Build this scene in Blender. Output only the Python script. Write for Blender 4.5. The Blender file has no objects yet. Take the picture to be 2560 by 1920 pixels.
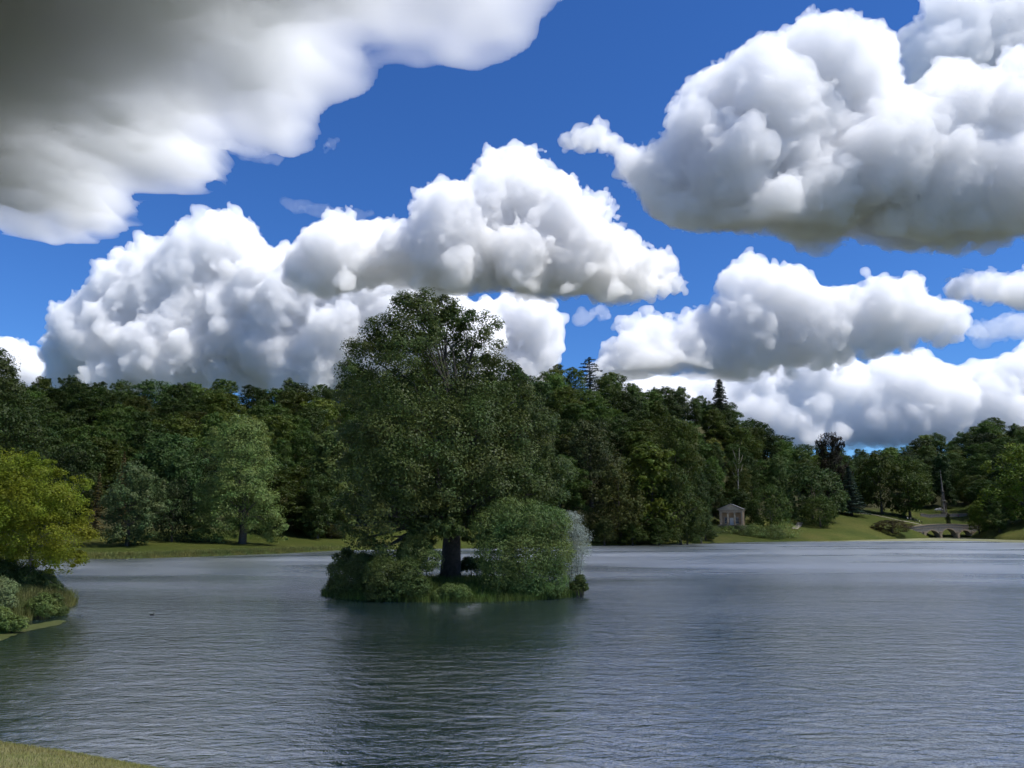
import bpy, bmesh, math, random
import numpy as np
import openvdb as vdb, time
S = bpy.context.scene
# ------------------------------------------------------------------ camera
F = 1923.0; CAMZ = 6.1; PITCH = math.radians(10.3)
CP, SP = math.cos(PITCH), math.sin(PITCH)
def ray(u, v):
    x = (u-1280)/F; y = (960-v)/F
    return np.array([x, CP-SP*y, SP+CP*y])
def at(u, v, D):
    d = ray(u, v); return np.array([0, 0, CAMZ])+d*(D/d[1])
cam = bpy.data.cameras.new('camera'); co = bpy.data.objects.new('camera', cam); S.collection.objects.link(co)
cam.sensor_width = 36; cam.lens = 36*F/2560; cam.clip_end = 20000; cam.clip_start = .1
co.location = (0, 0, CAMZ); co.rotation_euler = (math.pi/2+PITCH, 0, 0); S.camera = co
SUN_EL, SUN_AZ = math.radians(56), math.radians(108)
w = bpy.data.worlds.new('World'); S.world = w; w.use_nodes = True
NT = w.node_tree; BG = NT.nodes['Background']
sky = NT.nodes.new('ShaderNodeTexSky'); sky.sky_type = 'NISHITA'; sky.sun_disc = False
sky.sun_elevation = SUN_EL; sky.sun_rotation = SUN_AZ; sky.altitude = 0
sky.air_density = 1.0; sky.dust_density = 0.; sky.ozone_density = 1.5
hs = NT.nodes.new('ShaderNodeHueSaturation'); hs.inputs['Saturation'].default_value = 1.12
gn = NT.nodes.new('ShaderNodeMix'); gn.data_type = 'RGBA'; gn.blend_type = 'MULTIPLY'; gn.inputs[0].default_value = 1; gn.inputs[7].default_value = (.46, .81, 1.36, 1)      # camera white balance
NT.links.new(sky.outputs[0], hs.inputs['Color']); NT.links.new(hs.outputs[0], gn.inputs[6]); NT.links.new(gn.outputs[2], BG.inputs[0]); BG.inputs[1].default_value = .061
sl = bpy.data.lights.new('sun', 'SUN'); so = bpy.data.objects.new('sun', sl); S.collection.objects.link(so)
sl.energy = 5; sl.angle = math.radians(.5); sl.color = (1, .975, .94)
so.rotation_euler = (math.pi/2-SUN_EL, 0, math.pi-SUN_AZ)
S.view_settings.view_transform = 'Standard'; S.view_settings.look = 'None'; S.view_settings.exposure = .72; S.view_settings.gamma = 1
cy = S.cycles; cy.use_denoising = True; cy.max_bounces = 10; cy.diffuse_bounces = 2; cy.glossy_bounces = 2; cy.transmission_bounces = 3; cy.volume_bounces = 9
cy.transparent_max_bounces = 48; cy.use_adaptive_sampling = True; cy.adaptive_threshold = .032; cy.time_limit = 660
# ------------------------------------------------------------------ helpers
COL = S.collection
def link(o): COL.objects.link(o); return o
def tag(o, label=None, cat=None, group=None, kind=None):
    if label: o['label'] = label
    if cat: o['category'] = cat
    if group: o['group'] = group
    if kind: o['kind'] = kind
    return o
def empty(name, loc=(0, 0, 0), rz=0.):
    o = bpy.data.objects.new(name, None); o.location = loc; o.rotation_euler = (0, 0, rz); o.empty_display_size = .2; return link(o)
def np_mesh(name, V, Fq, mat=None, smooth=False, tris=None):
    me = bpy.data.meshes.new(name); V = np.asarray(V, np.float32)
    me.vertices.add(len(V)); me.vertices.foreach_set('co', V.ravel())
    Fq = np.asarray(Fq, np.int32); k = Fq.shape[1]
    me.loops.add(Fq.size); me.loops.foreach_set('vertex_index', Fq.ravel())
    me.polygons.add(len(Fq)); me.polygons.foreach_set('loop_start', np.arange(0, Fq.size, k, dtype=np.int32))
    me.update(calc_edges=True)
    if smooth: me.polygons.foreach_set('use_smooth', np.ones(len(Fq), bool))
    if mat: me.materials.append(mat)
    return me
def obj(name, me, parent=None, loc=None):
    o = link(bpy.data.objects.new(name, me)); o.parent = parent
    if loc is not None: o.location = loc
    return o
class MB:
    """collects boxes, tubes and prisms into one mesh"""
    def __init__(s): s.v = []; s.f = []
    def add(s, vs, fs): n = len(s.v); s.v += [tuple(p) for p in vs]; s.f += [tuple(n+i for i in f) for f in fs]; return s
    def box(s, c, d, rz=0.):
        x, y, z = (k/2 for k in d); cr, sr = math.cos(rz), math.sin(rz)
        P = [(a*x, b*y, e*z) for e in (-1, 1) for a, b in ((-1, -1), (1, -1), (1, 1), (-1, 1))]
        P = [(c[0]+p[0]*cr-p[1]*sr, c[1]+p[0]*sr+p[1]*cr, c[2]+p[2]) for p in P]
        return s.add(P, [(3, 2, 1, 0), (4, 5, 6, 7), (0, 1, 5, 4), (1, 2, 6, 5), (2, 3, 7, 6), (3, 0, 4, 7)])
    def tube(s, path, rad, n=8, cap=True):
        path = [np.array(p, float) for p in path]; V = []; Fc = []
        for i, p in enumerate(path):
            t = path[min(i+1, len(path)-1)]-path[max(i-1, 0)]; t /= max(np.linalg.norm(t), 1e-9)
            a = np.cross(t, (0, 0, 1.) if abs(t[2]) < .9 else (1., 0, 0)); a /= np.linalg.norm(a); b = np.cross(t, a)
            for k in range(n):
                an = 2*math.pi*k/n; V.append(p+(a*math.cos(an)+b*math.sin(an))*rad[i])
        for i in range(len(path)-1):
            for k in range(n): Fc.append((i*n+k, i*n+(k+1) % n, (i+1)*n+(k+1) % n, (i+1)*n+k))
        if cap: Fc.append(tuple(range(n))[::-1]); Fc.append(tuple((len(path)-1)*n+k for k in range(n)))
        return s.add(V, Fc)
    def prism(s, poly, y0, y1):
        n = len(poly); V = [(x, y0, z) for x, z in poly]+[(x, y1, z) for x, z in poly]
        Fc = [tuple(range(n)), tuple(range(2*n-1, n-1, -1))]+[(k, n+k, n+(k+1) % n, (k+1) % n) for k in range(n)]
        return s.add(V, Fc)
    def mesh(s, name, mat, smooth=False, bevel=0.):
        me = bpy.data.meshes.new(name); me.from_pydata(s.v, [], s.f); me.update()
        bm = bmesh.new(); bm.from_mesh(me); bmesh.ops.recalc_face_normals(bm, faces=bm.faces)
        if bevel: bmesh.ops.bevel(bm, geom=bm.edges[:], offset=bevel, segments=1, affect='EDGES')
        bm.to_mesh(me); bm.free()
        if smooth: me.polygons.foreach_set('use_smooth', np.ones(len(me.polygons), bool))
        me.materials.append(mat); return me
    def build(s, name, mat, parent=None, smooth=False, bevel=0.): return obj(name, s.mesh(name, mat, smooth, bevel), parent)
def nodes(name):
    m = bpy.data.materials.new(name); m.use_nodes = True; t = m.node_tree; b = t.nodes['Principled BSDF']; return m, t, b
def nnew(t, typ, **kw):
    n = t.nodes.new(typ)
    for k, v in kw.items():
        if k in n.inputs: n.inputs[k].default_value = v
        else: setattr(n, k, v)
    return n
def rampn(t, fac, stops):
    n = t.nodes.new('ShaderNodeValToRGB'); t.links.new(fac, n.inputs[0]); e = n.color_ramp.elements
    while len(e) < len(stops): e.new(.5)
    for q, (p, c) in zip(e, stops): q.position = p; q.color = (*c, 1)
    return n.outputs[0]
def mat_noise(name, c0, c1, scale=1., rough=.8, detail=6, bump=0., bscale=None, c2=None, spec=.3, coords='Object'):
    m, t, b = nodes(name); tc = nnew(t, 'ShaderNodeTexCoord'); n = nnew(t, 'ShaderNodeTexNoise', Scale=scale, Detail=detail, Roughness=.6)
    t.links.new(tc.outputs[coords], n.inputs['Vector'])
    st = [(.3, c0), (.7, c1)] if c2 is None else [(.28, c0), (.5, c1), (.72, c2)]
    t.links.new(rampn(t, n.outputs['Fac'], st), b.inputs['Base Color']); b.inputs['Roughness'].default_value = rough; b.inputs['Specular IOR Level'].default_value = spec
    if bump:
        n2 = nnew(t, 'ShaderNodeTexNoise', Scale=bscale or scale*4, Detail=5); t.links.new(tc.outputs[coords], n2.inputs['Vector'])
        bp = nnew(t, 'ShaderNodeBump', Strength=bump, Distance=.1); t.links.new(n2.outputs['Fac'], bp.inputs['Height']); t.links.new(bp.outputs[0], b.inputs['Normal'])
    return m
def leaf_mat(name, col, var=.24, hue=.03, trans=.35, gloss=.15, rough=.5):
    """foliage: every leaf differs a little; the object's own colour tints a whole tree"""
    m, t, b = nodes(name); g = nnew(t, 'ShaderNodeNewGeometry'); oi = nnew(t, 'ShaderNodeObjectInfo')
    hsv = nnew(t, 'ShaderNodeHueSaturation'); hsv.inputs['Color'].default_value = (*col, 1)
    mr = nnew(t, 'ShaderNodeMapRange'); t.links.new(g.outputs['Random Per Island'], mr.inputs[0]); mr.inputs[3].default_value = 1-var; mr.inputs[4].default_value = 1+var
    t.links.new(mr.outputs[0], hsv.inputs['Value'])
    n = nnew(t, 'ShaderNodeTexNoise', Scale=.35, Detail=2.); tc = nnew(t, 'ShaderNodeTexCoord'); t.links.new(tc.outputs['Object'], n.inputs['Vector'])
    mh = nnew(t, 'ShaderNodeMapRange'); t.links.new(n.outputs['Fac'], mh.inputs[0]); mh.inputs[1].default_value = .3; mh.inputs[2].default_value = .7; mh.inputs[3].default_value = .5-hue; mh.inputs[4].default_value = .5+hue
    t.links.new(mh.outputs[0], hsv.inputs['Hue'])
    mx = nnew(t, 'ShaderNodeMix', data_type='RGBA', blend_type='MULTIPLY'); mx.inputs[0].default_value = 1; t.links.new(hsv.outputs[0], mx.inputs[6]); t.links.new(oi.outputs['Color'], mx.inputs[7])
    t.links.new(mx.outputs[2], b.inputs['Base Color']); b.inputs['Roughness'].default_value = rough; b.inputs['Specular IOR Level'].default_value = gloss
    tr = nnew(t, 'ShaderNodeBsdfTranslucent'); t.links.new(mx.outputs[2], tr.inputs[0]); ms = nnew(t, 'ShaderNodeMixShader'); ms.inputs[0].default_value = trans
    t.links.new(b.outputs[0], ms.inputs[1]); t.links.new(tr.outputs[0], ms.inputs[2]); t.links.new(ms.outputs[0], t.nodes['Material Output'].inputs[0])
    return m
# ------------------------------------------------------------------ the lie of the land
def ground_pt(u, v, z=0.):
    d = ray(u, v); t = (z-CAMZ)/d[2]; return d[0]*t, d[1]*t
SHORE = [(-700, 1405), (190, 1397), (350, 1396), (520, 1391), (700, 1384), (860, 1376), (1170, 1371), (1480, 1365), (1700, 1360), (1900, 1355), (2100, 1352), (2265, 1347), (2330, 1344.5), (2420, 1344.5), (2500, 1349), (2700, 1356), (3200, 1365)]
# u, lawn depth, lawn height, ridge distance, skyline v there, tree height on the ridge
RIDGE = [(-700, 25, 2.5, 300, 930, 17), (100, 25, 2.5, 300, 955, 17), (420, 30, 2.5, 320, 960, 17), (800, 30, 3, 340, 955, 17), (1150, 25, 3, 350, 935, 17), (1380, 14, 2, 355, 913, 17), (1550, 12, 2, 365, 932, 17),
         (1700, 12, 2, 380, 962, 17), (1765, 38, 5.2, 388, 985, 17), (1830, 44, 5.5, 395, 1010, 17), (1900, 46, 5.8, 408, 1040, 17), (2030, 70, 9, 430, 1100, 18), (2140, 80, 11.5, 480, 1122, 18), (2260, 72, 12.5, 520, 1105, 18), (2340, 60, 13.5, 520, 1085, 18), (2420, 60, 14.0, 520, 1085, 18), (2480, 55, 11, 500, 1050, 18), (2600, 40, 8, 500, 1050, 18), (3200, 30, 6, 500, 1050, 18)]
_q = lambda u: (u-1280)/F/(CP-SP*(960-1350)/F)          # x over y of a column, at shore height
_sq = np.array([_q(u) for u, v in SHORE]); _sy = np.array([ground_pt(u, v)[1] for u, v in SHORE])
_rq = np.array([_q(r[0]) for r in RIDGE])
_rl = np.array([r[1] for r in RIDGE], float); _rz = np.array([r[2] for r in RIDGE], float); _ry = np.array([r[3] for r in RIDGE], float)
_rt = np.array([at(r[0], r[4], r[3])[2]-r[5] for r in RIDGE])
def smooth01(t): t = np.clip(t, 0, 1); return t*t*(3-2*t)
def lump(x, y, s, seed): return np.sin(x/s+seed)*np.cos(y/s*1.3+seed*2.1)+.5*np.sin(x/s*2.3+seed*1.7+y/s)
def H(x, y):
    x = np.asarray(x, float); y = np.asarray(y, float); q = x/np.maximum(y, 1.)
    ys = np.interp(q, _sq, _sy)+lump(x, y, 9., 2.)*.6; yl = ys+np.interp(q, _rq, _rl); zl = np.interp(q, _rq, _rz); yr = np.interp(q, _rq, _ry); zr = np.interp(q, _rq, _rt)
    lawn = .35+(zl-.35)*np.clip((y-ys)/np.maximum(yl-ys, 1), 0, 1)**.9
    t = np.clip((y-yl)/np.maximum(yr-yl, 1), 0, 1)
    z = np.where(y < yl, lawn, zl+(zr-zl)*(.65*t+.35*smooth01(t)))
    z = np.where(y > yr, zr+(y-yr)*.01, z)+np.where(y > yl, lump(x, y, 31., .4)*1.2*np.clip((y-yl)/60, 0, 1), 0)
    return np.where(y < ys, -1.5+np.clip(1-(ys-y)/1.2, 0, 1)*1.75, z)
def terrain():
    q = np.concatenate([np.linspace(-2.2, -.8, 24, endpoint=False), np.linspace(-.8, .8, 340), np.linspace(.8, 2.2, 25)[1:]])
    y = np.concatenate([[60, 100], np.linspace(125, 460, 190), np.geomspace(470, 6000, 22)])
    Q, Y = np.meshgrid(q, y); Xw = Q*Y; Zw = H(Xw, Y); n, m = Q.shape
    i = np.arange(n*m).reshape(n, m); Fq = np.stack([i[:-1, :-1], i[:-1, 1:], i[1:, 1:], i[1:, :-1]], -1).reshape(-1, 4)
    return np.stack([Xw, Y, Zw], -1).reshape(-1, 3), Fq
def ground_material():
    """mown lawn by the water and on the open slope, dim woodland floor where the hill rises"""
    m, t, b = nodes('lawn_and_woodland_floor'); tc = nnew(t, 'ShaderNodeTexCoord')
    n1 = nnew(t, 'ShaderNodeTexNoise', Scale=.05, Detail=6.); n2 = nnew(t, 'ShaderNodeTexNoise', Scale=1.1, Detail=6., Roughness=.7)
    for n in (n1, n2): t.links.new(tc.outputs['Object'], n.inputs['Vector'])
    a = rampn(t, n1.outputs['Fac'], [(.3, (.042, .06, .011)), (.5, (.062, .075, .014)), (.7, (.09, .09, .022))])
    c = rampn(t, n2.outputs['Fac'], [(.3, (.55, .6, .5)), (.7, (1.15, 1.1, 1.05))])
    mx = nnew(t, 'ShaderNodeMix', data_type='RGBA', blend_type='MULTIPLY'); mx.inputs[0].default_value = 1; t.links.new(a, mx.inputs[6]); t.links.new(c, mx.inputs[7])
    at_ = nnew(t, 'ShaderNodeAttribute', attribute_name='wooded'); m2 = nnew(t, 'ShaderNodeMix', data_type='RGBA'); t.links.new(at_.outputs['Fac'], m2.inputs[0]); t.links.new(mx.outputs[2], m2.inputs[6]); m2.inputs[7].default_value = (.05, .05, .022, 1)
    t.links.new(m2.outputs[2], b.inputs['Base Color']); b.inputs['Roughness'].default_value = .9; b.inputs['Specular IOR Level'].default_value = .1
    bp = nnew(t, 'ShaderNodeBump', Strength=.6, Distance=.3); t.links.new(n2.outputs['Fac'], bp.inputs['Height']); t.links.new(bp.outputs[0], b.inputs['Normal'])
    return m
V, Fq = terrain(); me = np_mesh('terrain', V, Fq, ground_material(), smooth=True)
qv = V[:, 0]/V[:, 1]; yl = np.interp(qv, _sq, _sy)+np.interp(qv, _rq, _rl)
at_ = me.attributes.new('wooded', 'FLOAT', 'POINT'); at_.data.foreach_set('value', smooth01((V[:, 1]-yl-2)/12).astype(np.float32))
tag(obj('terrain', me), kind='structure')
# near banks: the left point of land and the grass slope under the camera
LEFTP = [(-28.8, 43.5), (-30.6, 49), (-31.6, 54.5), (-33.5, 61), (-39, 67), (-45, 76), (-58, 88), (-80, 100), (-130, 118), (-230, 120), (-230, 10), (-60, 25), (-36, 36)]
NEARP = [(-60, 33), (-38, 30), (-24, 25), (-14, 22), (-9, 20.3), (-6, 18.9), (-3, 17.8), (0, 15.2), (5, 8.5), (15, 3), (60, 0), (230, -10), (230, -160), (-230, -160), (-230, 25)]
def polydist(pts, poly):
    poly = np.array(poly, float); d = np.full(len(pts), 1e9); ins = np.zeros(len(pts), bool)
    for a, b in zip(poly, np.roll(poly, -1, 0)):
        ab = b-a; t = np.clip(((pts-a)@ab)/max(ab@ab, 1e-9), 0, 1)
        d = np.minimum(d, np.hypot(*(pts-a-t[:, None]*ab).T)); c = (a[1] > pts[:, 1]) != (b[1] > pts[:, 1])
        ins ^= c & (pts[:, 0] < (b[0]-a[0])*(pts[:, 1]-a[1])/(b[1]-a[1]+1e-12)+a[0])
    return np.where(ins, d, -d)
def HL(x, y):
    P = np.stack([np.ravel(x), np.ravel(y)], -1).astype(float); d = polydist(P, LEFTP)+lump(P[:, 0], P[:, 1], 2.1, 1.)*.25
    return np.where(d > 0, .1+.55*(1-np.exp(-d/.8))+.055*d, np.maximum(-1.2, d*1.2))
def HN(x, y):
    P = np.stack([np.ravel(x), np.ravel(y)], -1).astype(float); d = polydist(P, NEARP)
    return np.where(d > 0, .1+4.6*(1-np.exp(-d/9.)), np.maximum(-1.2, d*1.2))
def bank(name, fn, xs, ys, mat):
    Xg, Yg = np.meshgrid(xs, ys); Z = fn(Xg, Yg).reshape(Xg.shape); n, m = Xg.shape; i = np.arange(n*m).reshape(n, m)
    Fq = np.stack([i[:-1, :-1], i[:-1, 1:], i[1:, 1:], i[1:, :-1]], -1).reshape(-1, 4); keep = Z.ravel()[Fq].max(1) > -1.19
    me = np_mesh(name, np.stack([Xg, Yg, Z], -1).reshape(-1, 3), Fq[keep], mat, smooth=True); return tag(obj(name, me), kind='structure')
soil = mat_noise('bank_soil_and_grass', (.05, .06, .018), (.10, .11, .03), 1.3, .95, bump=.6)
turf = mat_noise('dry_turf', (.15, .15, .04), (.24, .215, .085), .9, .95, bump=.5, bscale=30, c2=(.13, .16, .035))
bank('lake_bank', HL, np.linspace(-120, -24, 150), np.linspace(24, 118, 150), soil)
bank('grass_bank', HN, np.concatenate([np.linspace(-90, -22, 40, endpoint=False), np.linspace(-22, 8, 120), np.linspace(8.5, 60, 30)]), np.concatenate([np.linspace(-60, -4, 20, endpoint=False), np.linspace(-4, 24, 120)]), turf)
# ------------------------------------------------------------------ water
def water_material():
    """open water: resolvable ripples in the lee near the camera, fine wind-ruffled chop further out"""
    m, t, b = nodes('lake_water'); b.inputs['Base Color'].default_value = (.010, .026, .026, 1); b.inputs['IOR'].default_value = 8.; b.inputs['Specular IOR Level'].default_value = .5
    tc = nnew(t, 'ShaderNodeTexCoord')
    def wav(rot, sx, sy, scale, detail, rough=.5, dist=0.):
        mp = nnew(t, 'ShaderNodeMapping'); mp.inputs['Rotation'].default_value = (0, 0, math.radians(rot)); mp.inputs['Scale'].default_value = (sx, sy, 1); t.links.new(tc.outputs['Object'], mp.inputs[0])
        n = nnew(t, 'ShaderNodeTexNoise', Scale=scale, Detail=detail, Roughness=rough, Distortion=dist); t.links.new(mp.outputs[0], n.inputs['Vector']); return n.outputs['Fac']
    def rng_(a, lo, hi, o0, o1):
        n = nnew(t, 'ShaderNodeMapRange'); t.links.new(a, n.inputs[0])
        for i, v in enumerate((lo, hi, o0, o1)): n.inputs[1+i].default_value = v
        return n.outputs[0]
    def op(o, a, k):
        n = nnew(t, 'ShaderNodeMath', operation=o); t.links.new(a, n.inputs[0])
        if isinstance(k, float): n.inputs[1].default_value = k
        else: t.links.new(k, n.inputs[1])
        return n.outputs[0]
    sp_ = nnew(t, 'ShaderNodeSeparateXYZ'); t.links.new(tc.outputs['Object'], sp_.inputs[0]); yy = sp_.outputs[1]
    gust = rng_(wav(0, .35, 1., .05, 3.), .35, .65, .65, 1.15)
    h = op('ADD', op('ADD', op('MULTIPLY', wav(10, .5, 1., 1.6, 5., .6, .5), .10), op('MULTIPLY', wav(-16, .6, 1., 4.4, 3., .6, .3), .034)), op('MULTIPLY', wav(6, .4, 1., .5, 2., .5), .07))
    h = op('MULTIPLY', op('MULTIPLY', h, gust), rng_(yy, 25., 180., 1.15, .75))
    bp = nnew(t, 'ShaderNodeBump', Strength=1., Distance=1.); t.links.new(h, bp.inputs['Height']); t.links.new(bp.outputs[0], b.inputs['Normal'])
    t.links.new(op('MULTIPLY', rng_(yy, 40., 120., .14, .36), gust), b.inputs['Roughness'])
    return m
me = np_mesh('lake_water', [(-600, -40, 0), (600, -40, 0), (600, 460, 0), (-600, 460, 0)], [(0, 1, 2, 3)], water_material())
tag(obj('lake_water', me), kind='structure')
# ------------------------------------------------------------------ foliage
def unit(a): return a/np.maximum(np.linalg.norm(a, axis=-1, keepdims=True), 1e-9)
def leaf_quads(P, N, size, aspect=.62, rng=None, droop=None):
    """one folded rhombus per leaf: centre P, face normal N"""
    n = len(P); N = unit(N); a = rng.standard_normal((n, 3))
    if droop is not None: a = a*(1-droop)+np.array([0, 0, -1.5])*droop
    A = unit(a-N*(a*N).sum(1, keepdims=True)); B = np.cross(N, A); s = np.asarray(size).reshape(-1, 1)*np.ones((n, 1))
    V = np.stack([P-A*s*.5, P+B*s*.5*aspect-N*s*.06, P+A*s*.5, P-B*s*.5*aspect-N*s*.06], 1).reshape(-1, 3)
    return V, np.arange(4*n).reshape(n, 4)
def clumpy(lobes, n, rng, clump=.30, per=26, up=.35, inner=.25):
    """leaf positions and normals for a crown made of ellipsoid lobes, gathered in clumps on the lobes' outer faces"""
    L = np.array(lobes, float); c = L[:, :3]; r = L[:, 3:6]; w = (r[:, 0]*r[:, 1]+r[:, 1]*r[:, 2]+r[:, 0]*r[:, 2]); w /= w.sum()
    m = max(8, n//per); k = rng.choice(len(L), int(m*1.6), p=w); d = rng.standard_normal((len(k), 3)); d[:, 2] = d[:, 2]*.9+up; d = unit(d)
    C = c[k]+d*r[k]*(.72+.25*rng.random((len(k), 1))); rr = r[k].mean(1)
    # drop clumps buried inside other lobes
    deep = np.zeros(len(k))
    for j in range(len(L)): q = np.linalg.norm((C-c[j])/r[j], axis=1); deep = np.maximum(deep, np.where(k == j, 0, 1-q))
    keep = deep < .38; C, d, rr = C[keep][:m], d[keep][:m], rr[keep][:m]
    cr = rr*clump*rng.uniform(.6, 1.35, len(C))
    i = rng.integers(0, len(C), n); e = unit(rng.standard_normal((n, 3))+d[i]*.55+np.array([0, 0, .25])); rad = rng.random((n, 1))**.45
    P = C[i]+e*rad*cr[i][:, None]*np.array([1.1, 1.1, .8])
    N = e*.9+d[i]*.4+np.array([0, 0, .45])+rng.standard_normal((n, 3))*.4
    if inner:
        z = int(n*inner); j = rng.choice(len(L), z, p=w); g = unit(rng.standard_normal((z, 3)))
        P[:z] = c[j]+g*r[j]*(.35+.5*rng.random((z, 1)))
    return P, N
def crown_mesh(name, lobes, n, size, mat, seed, **kw):
    rng = np.random.default_rng(seed); asp = kw.pop('aspect', .62); P, N = clumpy(lobes, n, rng, **kw)
    V, Fq = leaf_quads(P, N, size*rng.uniform(.6, 1.35, n), asp, rng); return np_mesh(name, V, Fq, mat)
def auto_lobes(rng, w, h0, h1, n, prof, flat=.8, rlo=.26, rhi=.42):
    """lobes through a crown of width w between heights h0 and h1; prof(t) is the half-width at relative height t"""
    out = []
    for i in range(n):
        t = (i+.5)/n if n < 4 else rng.random()**.9; hw = prof(t)*w/2; r = w/2*rng.uniform(rlo, rhi)*(.55+.45*prof(t)); an = rng.uniform(0, 2*math.pi); q = max(hw-r*.75, 0)*math.sqrt(rng.uniform(.35, 1))
        out.append((q*math.cos(an), q*math.sin(an), h0+(h1-h0)*t, r, r, r*flat))
    k = w*.5
    for t in (.25, .5, .72): out.append((0, 0, h0+(h1-h0)*t, k*prof(t)*.62, k*prof(t)*.62, (h1-h0)*.22))
    out = [(x, y, min(max(z, h0+rz*.6), h1-rz*.8), rx, ry, rz) for x, y, z, rx, ry, rz in out]; out.append((0, 0, h1-k*.26, k*.3, k*.3, k*.26))
    return out
def limb_mesh(name, lobes, h, r0, mat, seed, lean=(0, 0), nl=9, fork=.3, sides=8):
    rng = np.random.default_rng(seed); mb = MB(); top = np.array([lean[0], lean[1], h]); m = 7
    path = [np.array([lean[0]*(t**1.5), lean[1]*(t**1.5), h*t])+np.append(rng.normal(0, r0*.25, 2), 0)*(t > 0) for t in np.linspace(0, 1, m)]; path[0] -= (0, 0, .6)
    mb.tube(path, [r0*(1.35 if i == 0 else 1.05 if i == 1 else 1-.95*i/(m-1)) for i in range(m)], sides)
    for lb in sorted(lobes, key=lambda l: -l[3])[:nl]:
        e = np.array(lb[:3]); t0 = min(max(fork, (e[2]/h)*.62), .93); i = t0*(m-1); a = path[int(i)]*(1-i % 1)+path[min(int(i)+1, m-1)]*(i % 1)
        mid = (a+e)/2+np.array([0, 0, .08*np.linalg.norm(e-a)])+rng.normal(0, .03*np.linalg.norm(e-a), 3); rb = r0*(1-.8*t0)*.55
        mb.tube([a, (a*.6+mid*.4), mid, e], [rb, rb*.8, rb*.55, rb*.15], max(5, sides-3))
        for _ in range(2):
            q = e+unit(rng.standard_normal(3)+np.array([0, 0, .4]))*lb[3]*.75; mb.tube([mid, (mid+q)/2+rng.normal(0, .15, 3), q], [rb*.4, rb*.25, rb*.06], 4)
    return mb.mesh(name, mat, smooth=True)
bark = mat_noise('grey_bark', (.05, .042, .032), (.11, .095, .075), 3., .95, bump=.8)
pale_bark = mat_noise('pale_bark', (.16, .14, .11), (.30, .27, .22), 2.5, .9, bump=.6)
leaf = leaf_mat('leaves', (.062, .084, .020)); needles = leaf_mat('needles', (.042, .062, .028), gloss=.15, trans=.15)
PROTO = {}
def proto(kind, crown, trunk, w, h): PROTO[kind] = (crown, trunk, w, h)
rp = np.random.default_rng(77)
PROFS = dict(round=lambda t: math.sqrt(max(0, 1-(2*t-.9)**2*.8)), dome=lambda t: math.sqrt(max(0.02, 1-t**2.2)), oval=lambda t: math.sin(math.pi*min(max(t*.86+.1, 0), 1))**.7, broad=lambda t: min(1, .75+.5*t)*math.sqrt(max(.05, 1-max(0, t-.35)**2*2.1)), tall=lambda t: (1-t)**.45*.9+.1)
for kind, pf, nl, flat, h0 in (('round_a', 'round', 17, .85, .06), ('round_b', 'round', 24, .75, .05), ('broad_a', 'broad', 27, .62, .07), ('broad_b', 'broad', 22, .7, .06), ('oval_a', 'oval', 22, .9, .05), ('oval_b', 'tall', 24, .85, .08), ('dome_a', 'dome', 26, .75, .04), ('dome_b', 'dome', 18, .8, .05)):
    w, h = (13, 14) if 'o' == kind[1] and kind[0] in 'rd' else (14, 15) if kind[0] == 'b' else (10, 17)
    lb = auto_lobes(rp, w, h*h0, h, nl, PROFS[pf], flat); sd = int(rp.integers(1e6))
    proto(kind, crown_mesh('crown', lb, 15000, .40, leaf, sd, clump=.42, per=60), limb_mesh('trunk', lb, h*.8, .32, bark, sd), w, h)
def neat_dome(kind, w, h, seed):
    """a dense crown like one smooth dome reaching the ground, broken only by small tufts"""
    rng = np.random.default_rng(seed); lb = [(0, 0, h*.42, w*.46, w*.46, h*.5)]
    for i in range(26):
        an = rng.uniform(0, 6.28); t = rng.uniform(-.6, .95); c = math.sqrt(max(0, 1-t*t)); lb.append((w*.4*c*math.cos(an), w*.4*c*math.sin(an), h*.44+h*.42*t, w*.13, w*.13, w*.11))
    proto(kind, crown_mesh('crown', lb, 16000, .36, leaf, seed, clump=.16, per=30, up=.1, inner=.1), limb_mesh('trunk', lb[:9], h*.5, .3, bark, seed), w, h)
neat_dome('neat_a', 13, 12, 91); neat_dome('neat_b', 13, 12, 92)
def conifer(kind, w, h, nb, dens, size, shape=1., droop=.25, h0=.06, seed=1, mat=None, gap=0.):
    rng = np.random.default_rng(seed); P = []; N = []; mb = MB(); mb.tube([(0, 0, -.6), (0, 0, h*.3), (0, 0, h*.7), (0, 0, h)], [h*.017, h*.014, h*.008, .03], 7)
    for i in range(nb):
        t = h0+(1-h0)*((i+rng.random())/nb); L = w/2*max(.04, (1-t)**shape)*rng.uniform(.72, 1.08)
        if rng.random() < gap: L *= .45
        an = i*2.399+rng.normal(0, .25); dr = np.array([math.cos(an), math.sin(an), 0]); z = h*t; tip = dr*L+np.array([0, 0, z+L*(.12-droop)])
        a = np.array([0, 0, z]); mid = (a+tip)/2+np.array([0, 0, L*.1]); mb.tube([a, mid, tip], [.05+.010*L, .03+.005*L, .01], 4)
        m = int(dens*(L+.6)); s = rng.random(m)**.75; base = a*(1-s[:, None])**2+2*mid*(s*(1-s))[:, None]+tip*(s**2)[:, None]
        side = np.cross(dr, (0, 0, 1)); sp = (.12+.34*L*(1-s)*s*2.2)[:, None]
        P.append(base+side*rng.normal(0, 1, (m, 1))*sp+np.array([0, 0, 1])*(-np.abs(rng.normal(0, .16, (m, 1)))*(.5+.08*L))); N.append(np.array([0, 0, 1.])+rng.standard_normal((m, 3))*.5+dr*.35)
    P = np.concatenate(P); N = np.concatenate(N); V, Fq = leaf_quads(P, N, size*rng.uniform(.6, 1.3, len(P)), .5, rng)
    proto(kind, np_mesh('crown', V, Fq, mat or needles), mb.mesh('trunk', bark, True), w, h)
conifer('spruce', 7, 18, 90, 34, .42, .9, .3, .05, 3)
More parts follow.
